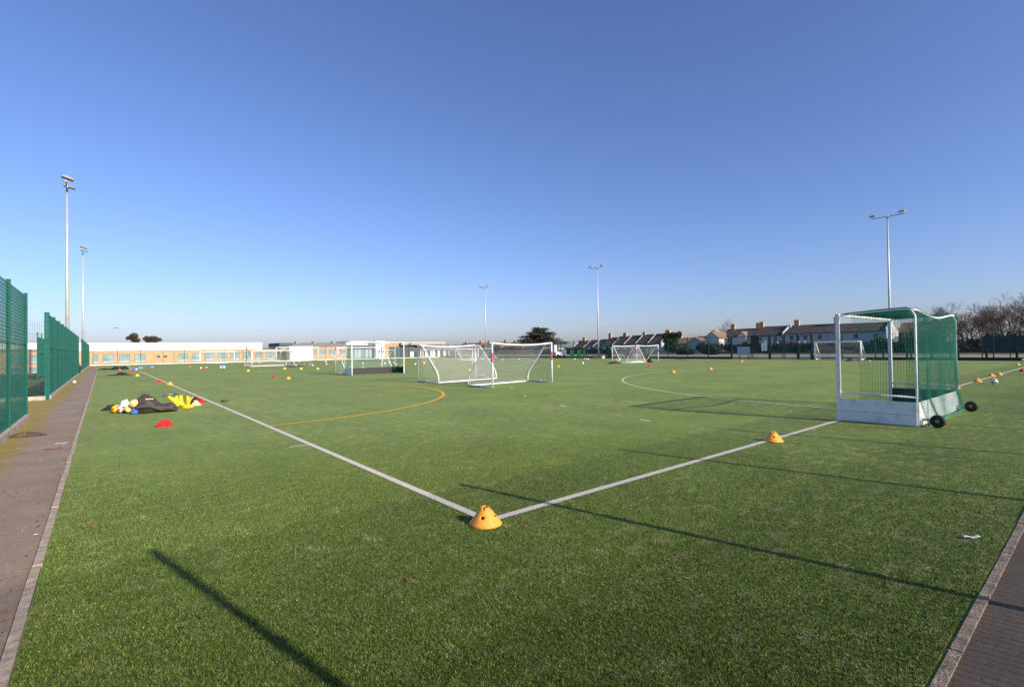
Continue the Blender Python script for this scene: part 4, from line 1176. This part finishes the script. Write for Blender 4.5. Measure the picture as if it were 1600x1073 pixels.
# ------------------------------------------------------------------ houses beyond the road
def house(label, y0, y1, x0, depth, eave, ridge, wall='render_white', roof='roof_slate', chim=(), group=None, wins=2, verge0=None, verge1=None, base=-.3, wing=None):
    t = thing('terraced_house', label, 'house', (x0, (y0 + y1) / 2, 0), 0, group)
    wins = min(wins, 3)
    yc = (y0 + y1) / 2; a, c = y0 - yc, y1 - yc; xm = depth / 2
    b = MB(); b.prism([(0, base), (depth, base), (depth, eave), (xm, ridge - .06), (0, eave)], (a, c), 0, 1); b.build('wall', M[wall], t)
    b = MB(); sl = (ridge - eave) / xm; ov = .3
    # tilted slabs meeting in the ridge
    b.prism([(-ov, eave - sl * ov + .02), (xm, ridge - .02), (xm, ridge + .12), (-ov, eave - sl * ov + .14)], (a + .003, c - .003), 0, 1)
    b.prism([(xm + .003, ridge - .02), (depth + ov, eave - sl * ov + .02), (depth + ov, eave - sl * ov + .14), (xm + .003, ridge + .12)], (a + .003, c - .003), 0, 1)
    rf = b.build('roof', M[roof], t)
    b = MB(); b.tube([(xm, a, ridge + .12), (xm, c, ridge + .12)], .09, 6); b.build('ridge_tiles', M[roof], rf)
    for e, m in ((a, verge0), (c, verge1)):
        if not m: continue
        b = MB(); b.prism([(-ov - .05, eave - sl * ov - .1), (xm, ridge - .1), (xm, ridge + .55), (-ov - .05, eave - sl * ov + .55)], (e - .14, e + .14), 0, 1); b.build('parapet', M[m], rf)
    for (cy, cw, ch) in chim:
        b = MB(); b.box((xm - .35, cy - yc - cw / 2, ridge - .6), (xm + .35, cy - yc + cw / 2, ridge + ch)); b.box((xm - .42, cy - yc - cw / 2 - .07, ridge + ch), (xm + .42, cy - yc + cw / 2 + .07, ridge + ch + .14)); st = b.build('chimney', M['chimney_brick'], rf)
        for k in range(2):
            yy = cy - yc + (k - .5) * cw * .5
            p = MB(); p.tube([(xm, yy, ridge + ch + .14), (xm, yy, ridge + ch + .5)], [.13, .10], 8)
            p.build('chimney_pot', M['terracotta'], rf)
    for k in range(wins):
        yy = lerp(a, c, (k + .5) / wins)
        f = MB(); zt = eave - .35
        for lo, hi in (((-.05, yy - .5, zt - .06), (-.003, yy + .5, zt)), ((-.05, yy - .5, zt - 1.15), (-.003, yy + .5, zt - 1.09)), ((-.05, yy - .5, zt - 1.09), (-.003, yy - .44, zt - .06)), ((-.05, yy + .44, zt - 1.09), (-.003, yy + .5, zt - .06))): f.box(lo, hi)
        w = f.build('window', M['sign_white'], t)
        q = MB(); q.box((-.03, yy - .43, zt - 1.08), (-.004, yy + .43, zt - .07)); q.build('pane', M['glass_dark'], w)
    for wing in ([wing] if wing and not isinstance(wing, list) else wing or []):
        wy0, wy1, wl, we, wr, wroof, ww = wing
        ya, yb, ym = wy0 - yc, wy1 - yc, (wy0 + wy1) / 2 - yc
        b = MB(); b.prism([(ya, base), (yb, base), (yb, we), (ym, wr - .05), (ya, we)], (-wl, -.01), 0, 0); wg = b.build('rear_wing', M[ww], t)
        b = MB(); s2 = (wr - we) / (ym - ya)
        b.prism([(ya - .2, we - s2 * .2 + .02), (ym, wr), (ym, wr + .12), (ya - .2, we - s2 * .2 + .14)], (-wl - .15, xm * .6), 0, 0)
        b.prism([(ym + .003, wr), (yb + .2, we - s2 * .2 + .02), (yb + .2, we - s2 * .2 + .14), (ym + .003, wr + .12)], (-wl - .15, xm * .6), 0, 0)
        b.build('wing_roof', M[wroof], wg)
    return t
XA = 116.0; GA = 'larger terrace houses on the right'
house('white house with brown gabled wing, left end of the larger terrace', 51.0, 59.0, XA, 8, 3.95, 5.65, chim=((57.6, 1.0, 1.2), (51.4, .9, 1.2)), group=GA, wing=[(57.0, 60.6, 4.5, 3.6, 5.1, 'roof_tile', 'render_white'), (52.3, 54.4, .8, 4.0, 5.0, 'roof_tile', 'render_white')])
house('dark roofed white house with a white right gable edge', 44.2, 50.9, XA, 8.4, 4.0, 5.98, chim=((50.6, .8, 1.1),), group=GA, verge0='render_white')
house('long dark roofed white house left of the second tall chimney', 35.2, 43.6, XA - .5, 8.4, 4.2, 5.95, chim=((42.6, 1.0, 1.15),), group=GA, wins=4)
house('dark roofed white house behind the hockey goal post', 24.9, 35.1, XA - .5, 8.4, 4.2, 5.85, chim=((34.6, 1.0, 1.5),), group=GA, wins=4, verge0='render_white')
house('brown brick house seen through the green goal net', 17.6, 25.6, XA + 9.5, 9, 3.9, 5.85, wall='brick_brown', roof='roof_tile', group=GA, wins=2, chim=((20, .8, .8),))
house('low white cottage with a gable and tan chimney left of the large terrace', 61.8, 68.6, XA + 3, 7, 2.6, 4.2, roof='roof_slate', chim=((64.0, 1.0, 1.4),), group='low cottages', wing=(62.6, 67.4, 4.2, 2.3, 3.9, 'roof_tile', 'render_white'))
house('low white cottage with pale roof right of the ivy tree', 70.2, 75.8, XA + 4, 7, 2.5, 3.9, roof='roof_tile', chim=((74.6, .8, 1.6),), group='low cottages', wins=3)
XB = 120.0; GB = 'small terrace houses with stepped roofs'
rows = [(78.6, 83.1, 5.35, ((79.0, 1.3, 1.0),), 'right end house of the small stepped terrace, big chimney'), (83.1, 87.6, 5.28, ((87.2, .9, .7),), 'second house from the right in the small stepped terrace'),
        (87.6, 92.0, 5.12, (), 'third house from the right in the small terrace, no chimney'), (92.0, 96.6, 5.0, ((94.6, 1.3, 1.0),), 'middle house of the small terrace, right of the mast'),
        (96.6, 101.2, 4.75, ((100.7, 1.0, 1.3),), 'house of the small terrace directly behind the light mast'), (101.2, 105.2, 4.25, (), 'house of the small terrace left of the light mast'),
        (105.2, 109.4, 4.15, (), 'house of the small terrace above the green panels'), (109.4, 114.5, 4.0, ((112.4, 1.1, 1.0),), 'left end house of the small stepped terrace')]
for i, (a, c, rz_, ch, l) in enumerate(rows):
    house(l, a, c - .02, XB + .15 * i, 8.0, rz_ - 2.6, rz_, wall='render_cream' if i % 3 else 'render_white', chim=ch, group=GB, wins=1, verge0='parapet', verge1=None if i != 7 else 'parapet', base=-1.2)
GR = 'red brick houses beyond the far corner'
for i, (a, c, rz_, l) in enumerate(((152, 162, 3.9, 'red brick house beyond the corner, nearest the dark cedar'), (163, 176, 4.6, 'red brick house with twin chimneys behind the right training goal'), (178, 196, 4.9, 'red brick house behind the crossed net stays'), (198, 216, 4.9, 'red brick house just right of the pavilion roof'))):
    house(l, a, c, 140, 10, rz_ - 1.9, rz_, wall='brick_red', roof='roof_tile', chim=((a + 2.5, 1.4, 1.0), (c - 2.5, 1.3, .8)), group=GR, wins=3)

# knee rail along the road on the right
kr = thing('knee_rail', 'low dark timber rail fence along the road on the far right', 'fence', (64.5, -6, 0))
for k in range(12):
    b = MB(); b.box((-.09, k * 2.1 - .09, -.1), (.09, k * 2.1 + .09, .95)); bevel(b.build('post', M['timber'], kr), .015)
for k in range(11):
    b = MB(); b.box((-.14, k * 2.1 + .02, .56), (-.093, k * 2.1 + 2.08, .74)); b.build('rail', M['timber'], kr)
t = thing('screen_fence', 'dark blue screened fence panel in front of the bare wood', 'fence', (66.0, 0, 0))
for k in range(5):
    b = MB(); b.box((-.04, -3 + k * 2.0 - .04, -.1), (.04, -3 + k * 2.0 + .04, 2.5)); b.build('post', M['fence_dark'], t)
for k in range(4):
    b = MB(); b.box((-.01, -2.94 + k * 2.0, .5), (.01, -1.06 + k * 2.0, 2.2)); b.build('screen_panel', M['sign_black'], t)

# ------------------------------------------------------------------ trees
def bare_tree_mesh(seed, h=9.0, spread=.9, levels=7, r0_=.2, rmin=.009):
    rr = random.Random(seed); tw = MB(); tr = MB()
    def grow(p, d, L_, r, lv):
        n = 3 if lv > 1 else 2
        pts = [p]; q = p.copy(); dd = d.copy()
        for i in range(n):
            dd = (dd + Vector((rr.uniform(-.22, .22), rr.uniform(-.22, .22), rr.uniform(-.06, .14)))).normalized()
            q = q + dd * L_ / n; pts.append(q.copy())
        r1 = max(rmin * .7, r * .62)
        (tr if lv == levels else tw).tube(pts, [lerp(r, r1, i / n) for i in range(n + 1)], 6 if lv >= levels - 1 else (4 if lv > 2 else 3), caps=False)
        if lv <= 0: return
        nb = rr.choice((2, 3, 3)) if lv > 1 else rr.choice((2, 3, 4))
        if lv == levels: nb = 4
        for k in range(nb):
            a = rr.uniform(0, 6.28); tl = rr.uniform(.35, .95) * spread
            side = dd.orthogonal().normalized(); side = Matrix.Rotation(a, 3, dd) @ side
            nd = (dd * math.cos(tl) + side * math.sin(tl) + Vector((0, 0, .12))).normalized()
            at = pts[-1] if k == 0 else pts[rr.randint(1, n)]
            grow(at, nd, L_ * rr.uniform(.62, .86), max(rmin, r1 * rr.uniform(.6, .9)), lv - 1)
    grow(Vector((0, 0, -.1)), Vector((0, 0, 1)), h * .24, r0_, levels)
    return tr.mesh('trunk', M['bark']), tw.mesh('crown', M['twig'])
BARE = [bare_tree_mesh(s, h, sp) for s, h, sp in ((3, 9.5, .85), (8, 9.0, 1.0), (14, 10, .75), (21, 8.5, .95))]
def bare_tree(x, y, k, sc, rz, label, group):
    t = thing('bare_tree', label, 'tree', (x, y, 0), rz, group)
    link('trunk', BARE[k][0], t).scale = (sc,) * 3; link('crown', BARE[k][1], t).scale = (sc,) * 3
    return t
rr = random.Random(5); GW = 'bare trees of the wood on the right'
wood = [(112, 19.2, 1, .95), (114, 16.0, 0, 1.0), (110, 13.8, 3, 1.0), (116, 11.5, 2, .85), (111, 9.6, 0, .95), (113, 7.4, 2, 1.1), (109, 5.4, 3, 1.12), (115, 3.4, 1, 1.1), (111, 1.2, 0, 1.1), (118, 17.5, 3, .95), (119, 13.0, 1, 1.0), (120, 9.0, 0, .95), (121, 5.5, 1, 1.05), (124, 15, 2, 1.0), (125, 10.5, 3, 1.0), (126, 7, 2, 1.1),
        (128, 18.5, 1, .9), (129, 12.5, 0, 1.05), (130, 3.5, 0, 1.1), (119, 1, 2, 1.15)]
for i, (x, y, k, sc) in enumerate(wood):
    l = {0: 'bare spreading tree at the left edge of the wood behind the net', 6: 'tall bare tree near the right edge of the picture', 2: 'bare rounded tree in the front row, middle of the wood'}.get(i, 'bare brown tree in the dense wood on the right')
    bare_tree(x, y, k, sc * 1.13, rr.uniform(0, 6), l, GW)
bare_tree(132, 65.4, 1, 1.18, 1.0, 'lone bare tree behind the left chimney of the large terrace', 'bare trees behind the terraces')
bare_tree(175, 101, 3, .95, 1.0, 'small bare tree behind the low cottages, right of the ivy tree', 'bare trees behind the terraces')
bare_tree(172, 96, 0, .75, 2.0, 'lower bare tree behind the low cottages', 'bare trees behind the terraces')
def leaf_mesh(name, blobs, n, size, mats, seed, flat=1.0):
    """many small leaf clumps scattered through several lobes"""
    rg = np.random.default_rng(seed); b = MB()
    vol = np.array([bl[3] * bl[4] * bl[5] for bl in blobs]) ** .75; vol /= vol.sum()
    for i in rg.choice(len(blobs), n, p=vol):
        cx, cy, cz, rx, ry, rz_ = blobs[i]
        d = rg.normal(size=3); d /= np.linalg.norm(d); r = rg.random() ** .45
        p = Vector((cx + d[0] * rx * r, cy + d[1] * ry * r, cz + d[2] * rz_ * r))
        a = Vector(rg.normal(size=3)).normalized(); c = a.orthogonal().normalized(); c = Matrix.Rotation(rg.uniform(0, 6.28), 3, a) @ c
        a.z *= flat; c.z *= flat
        s = size * rg.uniform(.5, 1.3)
        b.face([p - a * s, p + c * s * .55, p + a * s, p - c * s * .55], int(rg.random() < .4))
    return b.mesh(name, mats)
# spreading cedar
t = thing('cedar_tree', 'dark spreading cedar with layered branches beyond the far fence', 'tree', (112, 121, 0), 0)
b = MB(); b.tube([(0, 0, -.1), (.1, 0, 3), (0, .2, 6.5), (0, 0, 8.6)], [.55, .42, .28, .08], 9)
rc = random.Random(2); bl = []
for k in range(20):
    z = lerp(2.6, 8.4, (k / 19) ** .9); w = (1 - ((z - 2.4) / 6.6) ** 2.2) * 7.6 + .4
    a = k * 2.4 + rc.uniform(-.4, .4); L_ = w * rc.uniform(.55, 1.0)
    b.tube([(0, 0, z - .5), (L_ * .5 * math.cos(a), L_ * .5 * math.sin(a), z - .1), (L_ * math.cos(a), L_ * math.sin(a), z)], [.14, .09, .04], 5)
    for q in (.35, .65, .95):
        bl.append((L_ * q * math.cos(a), L_ * q * math.sin(a), z + .1, w * .28 + .5, w * .28 + .5, .62))
bl += [(-.8, 7.0, 4.4, 1.5, 2.0, .38), (-.4, 5.0, 4.0, 1.5, 1.8, .4), (.3, 0, 8.5, 1.8, 2.2, .4), (0, -3.5, 6.6, 1.3, 1.5, .4), (0, 3.2, 6.0, 1.5, 1.7, .4)]
b.build('trunk', M['bark'], t)
t.scale = (1.22, 1.22, 1.0)
link('crown', leaf_mesh('crown', bl, 11000, .30, [M['cedar_a'], M['cedar_b']], 4, .45), t)
# ivy-clad round tree between the terraces
t = thing('ivy_tree', 'round evergreen ivy tree between the two rows of houses', 'tree', (112, 70.0, 0))
b = MB(); b.tube([(0, 0, -.1), (0, .1, 2.5), (0, 0, 4.2)], [.3, .22, .1], 8); b.build('trunk', M['bark'], t)
link('crown', leaf_mesh('crown', [(0, 1.2, 4.4, 1.3, 1.7, 1.1), (0, -.6, 4.5, 1.2, 1.3, .9), (0, -2.0, 4.7, .8, .8, .9), (0, .4, 3.2, 1.3, 2.3, 1.2), (0, .2, 1.6, 1.3, 2.2, 1.5)], 4200, .26, [M['ivy_a'], M['ivy_b']], 8), t)
# round trees behind the school roof
for i, (x, y, z, bls, l) in enumerate(((2.6, 126, 0, [(-1.0, 0, 5.0, .55, .6, .45), (-.2, 0, 5.45, .75, .7, .6), (.1, 0, 4.6, .8, .7, .5)], 'left dark rounded tree crown above the school roof'),
                                       (5.4, 126, 0, [(-.9, 0, 4.9, .7, .6, .55), (.2, 0, 5.0, .9, .7, .5), (1.1, 0, 4.7, .7, .6, .4), (0, 0, 4.3, 1.2, .7, .5)], 'right dark rounded tree crown above the school roof'))):
    t = thing('round_tree', l, 'tree', (x, y, z), 0, 'trees behind the school')
    b = MB(); b.tube([(0, 0, 0), (0, 0, 2.5), (.1, 0, 4.6)], [.28, .2, .08], 8); b.tube([(0, 0, 2.8), (-.8, 0, 4.6)], [.12, .05], 5); b.tube([(0, 0, 3.0), (.8, .1, 4.5)], [.12, .05], 5); b.build('trunk', M['bark'], t)
    link('crown', leaf_mesh('crown', bls, 1500, .17, [M['bark'], M['cedar_b']], 30 + i), t)
# shrubs and hedges behind the far fence
def shrub(x, y, bls, n, l, mats=('hedge_a', 'ivy_a'), name='shrub', size=.22, group='shrubs behind the far fence'):
    t = thing(name, l, 'shrub', (x, y, 0), 0, group)
    b = MB(); b.tube([(0, 0, -.1), (0, .1, bls[0][2])], [.1, .04], 6); b.tube([(0, 0, .1), (0, -.5, bls[0][2])], [.07, .03], 5); b.build('stem', M['bark'], t)
    link('foliage', leaf_mesh('foliage', bls, n, size, [M[m] for m in mats], int(x * 7 + y)), t)
shrub(90, 47.2, [(0, 0, .8, 1.0, 2.2, 1.0), (0, -1, 1.0, .9, 1.2, .9)], 1800, 'dark rounded shrub below the white cottage gables, right one')
shrub(90, 52.6, [(0, 0, .75, 1.0, 2.0, .9), (0, 1.2, .6, .9, 1.2, .7)], 1800, 'dark rounded shrub below the white cottage gables, left one')
shrub(66, 53.0, [(0, 0, .9, .8, 1.0, .9), (0, .5, 1.6, .6, .6, .6)], 900, 'dark shrub behind the fence right of the green panels', size=.18)
shrub(64, 44.0, [(0, 0, .7, .7, .9, .7), (0, .4, 1.1, .5, .5, .5)], 900, 'olive shrub behind the fence right of the light mast', ('ivy_b', 'hedge_a'), size=.18)
shrub(64, 47.2, [(0, 0, .7, .7, .8, .8)], 900, 'olive shrub behind the fence left of the light mast', ('ivy_b', 'hedge_a'), size=.18)
shrub(120, 143.0, [(0, 0, 1.9, 1.6, 2.4, 1.9), (0, 3.2, 2.2, 1.2, 1.4, 1.4), (0, -3, 1.4, 1.2, 1.4, 1.2)], 1500, 'russet leaved shrub behind the right training goal net', ('russet', 'leaf_brown'), size=.3)
hedge = thing('hedge', 'long dark hedge in front of the small terrace houses', 'hedge', (104, 96, 0))
link('foliage', leaf_mesh('foliage', [(0, -18 + k * 2.4, .9 + .25 * math.sin(k * 1.9), .8, 1.7, 1.0 + .2 * math.sin(k * 2.7)) for k in range(16)], 9000, .24, [M['hedge_a'], M['slate_dark']], 77), hedge)
b = MB(); b.box((-.15, -18.5, -.1), (.15, 18.5, .25)); b.build('stem_base', M['bark'], hedge)
hedge = thing('hedge', 'dark garden hedge in front of the larger white terrace houses', 'hedge', (108, 40, 0))
link('foliage', leaf_mesh('foliage', [(0, -18 + k * 2.2, 1.1 + .3 * math.sin(k * 2.3), .8, 1.6, 1.3 + .35 * math.sin(k * 1.7)) for k in range(18)], 10000, .24, [M['hedge_a'], M['timber']], 78), hedge)
b = MB(); b.box((-.15, -18.5, -.1), (.15, 19.5, .25)); b.build('stem_base', M['bark'], hedge)
# undergrowth of the wood
wb = leaf_mesh('undergrowth', [(rr.uniform(-3, 8), rr.uniform(-6, 14), rr.uniform(.6, 1.6), 2.2, 2.2, rr.uniform(.8, 2.2)) for _ in range(26)], 12000, .3, [M['bark'], M['twig']], 91)
link('undergrowth', wb, None, (112, 8, 0), 'stuff')
tl = leaf_mesh('treeline', [(rr.uniform(-5, 5), k * 7.0, 1.0, 5, 6, rr.uniform(1.2, 2.6)) for k in range(60)], 16000, .9, [M['bark'], M['cedar_b']], 92)
link('treeline', tl, None, (235, -60, 0), 'stuff')

# ------------------------------------------------------------------ people and a utility vehicle beyond the fence
def person(x, y, rz, label, h=1.7, coat='dark_suit', sit=False):
    t = thing('person', label, 'person', (x, y, 0), rz)
    V = [(0, 0, .92), (0, 0, 1.12), (0, 0, 1.36), (0, 0, 1.47), (0, .01, 1.56), (0, .01, 1.68),            # 0 pelvis .. 5 crown
         (-.19, 0, 1.40), (-.25, .02, 1.13), (-.20, .12, .92), (.19, 0, 1.40), (.25, .02, 1.13), (.20, .12, .92),
         (-.10, 0, .88), (-.11, .02, .48), (-.11, -.02, .08), (-.12, .12, .04), (.10, 0, .88), (.12, .03, .48), (.12, -.01, .08), (.13, .13, .04)]
    E_ = [(0, 1), (1, 2), (2, 3), (3, 4), (4, 5), (2, 6), (6, 7), (7, 8), (2, 9), (9, 10), (10, 11), (0, 12), (12, 13), (13, 14), (14, 15), (0, 16), (16, 17), (17, 18), (18, 19)]
    rad = [.15, .13, .16, .06, .085, .075, .075, .05, .04, .075, .05, .04, .09, .065, .045, .035, .09, .065, .045, .035]
    if sit:
        V = [(v[0], v[1] + (.0 if v[2] > .8 else .38 if v[2] > .3 else .42), v[2] - .45 if v[2] > .8 else (.46 if v[2] > .3 else v[2])) for v in V]
    k = h / 1.75
    me = bpy.data.meshes.new('body'); me.from_pydata([tuple(Vector(v) * k) for v in V], E_, [])
    o = link('body', me, t); sk = o.modifiers.new('skin', 'SKIN'); sk.use_smooth_shade = True
    for i, s in enumerate(me.skin_vertices[0].data):
        s.radius = (rad[i] * k, rad[i] * k * .8); s.use_root = i == 0
    sd = o.modifiers.new('sub', 'SUBSURF'); sd.levels = 1; sd.render_levels = 1
    m, N, L, p = node_mat('person_cloth')
    tc = N.new('ShaderNodeTexCoord'); sp = N.new('ShaderNodeSeparateXYZ'); L.new(tc.outputs['Object'], sp.inputs[0])
    z0 = (1.50 - (.45 if sit else 0)) * k
    st = N.new('ShaderNodeMath'); st.operation = 'GREATER_THAN'; st.inputs[1].default_value = z0; L.new(sp.outputs[2], st.inputs[0])
    L.new(mixc(N, L, st.outputs[0], tuple(M[coat].node_tree.nodes['Color Ramp'].color_ramp.elements[0].color[:3]), (.5, .3, .22)), p.inputs['Base Color'])
    p.inputs['Roughness'].default_value = .8; me.materials.append(m)
    hb = bmesh.new(); bmesh.ops.create_uvsphere(hb, u_segments=12, v_segments=8, radius=.105 * k)
    for v in list(hb.verts):
        if v.co.y > .03 * k and v.co.z < .03 * k: v.co.y = .03 * k
    hm = bpy.data.meshes.new('hair'); hb.to_mesh(hm); hb.free(); hm.materials.append(M['hair'])
    dz = -.45 if sit else 0
    link('hair', hm, t, (0, -.02 * k, (1.68 + dz) * k))
    sh = MB(); sh.box((-.045 * k, .10 * k, (1.12 + dz) * k), (.045 * k, .165 * k, (1.44 + dz) * k)); sh.build('shirt_front', M['white_cloth'], t)
    return t
person(80.0, 84.1, math.pi * .62, 'person in a dark coat and pale shirt standing behind the far fence', 1.62)
person(79.0, 84.6, math.pi * .62, 'person in dark clothes sitting low beside the standing one', 1.5, sit=True)
uv_ = thing('utility_vehicle', 'white utility vehicle with a yellow panel behind the far fence', 'vehicle', (62.5, 62.0, 0))
b = MB(); b.prism([(-1.3, .35), (1.3, .35), (1.3, .75), (.9, .95), (-1.3, .95)], (-.62, .62), 0, 1); b.build('chassis', M['white_paint'], uv_)
b = MB(); b.box((-.6, -.6, 1.5), (.9, .6, 1.66)); bevel(b.build('cab_roof', M['white_paint'], uv_), .03)
b = MB(); b.box((-1.25, -.2, .96), (-.65, .6, 2.25)); bevel(b.build('tank', M['white_plastic'], uv_), .04)
b = MB(); b.box((-.58, -.56, .96), (.8, .56, 1.49)); b.build('cab_glass', M['glass_dark'], uv_)
b = MB(); b.box((-.62, -.58, 1.02), (-.585, -.2, 1.35)); b.build('yellow_panel', M['yellow'], uv_)
for x in (-.8, .8):
    for y in (-.62, .62):
        w = MB(); w.tube([(x, y - .09, .3), (x, y + .09, .3)], .3, 18); w.build('wheel', M['rubber'], uv_, True)
# bird in flight
bd = thing('bird', 'small dark bird gliding in the sky over the school', 'bird', (-1.64, 60.0, 4.27), .4)
b = MB(); b.tube([(0, -.16, 0), (0, -.05, .0), (0, .1, .01), (0, .2, 0)], [.01, .045, .035, .008], 8); b.build('body', M['ball_dark'], bd, True)
for s in (-1, 1):
    b = MB(); b.prism([(0, -.06), (s * .22, -.02), (s * .42, -.08), (s * .22, .05), (0, .06)], (0, .012), 0, 2)
    w = b.build('wing', M['ball_dark'], bd, False, (0, 0, .02)); w.rotation_euler = (0, s * R(20), 0)
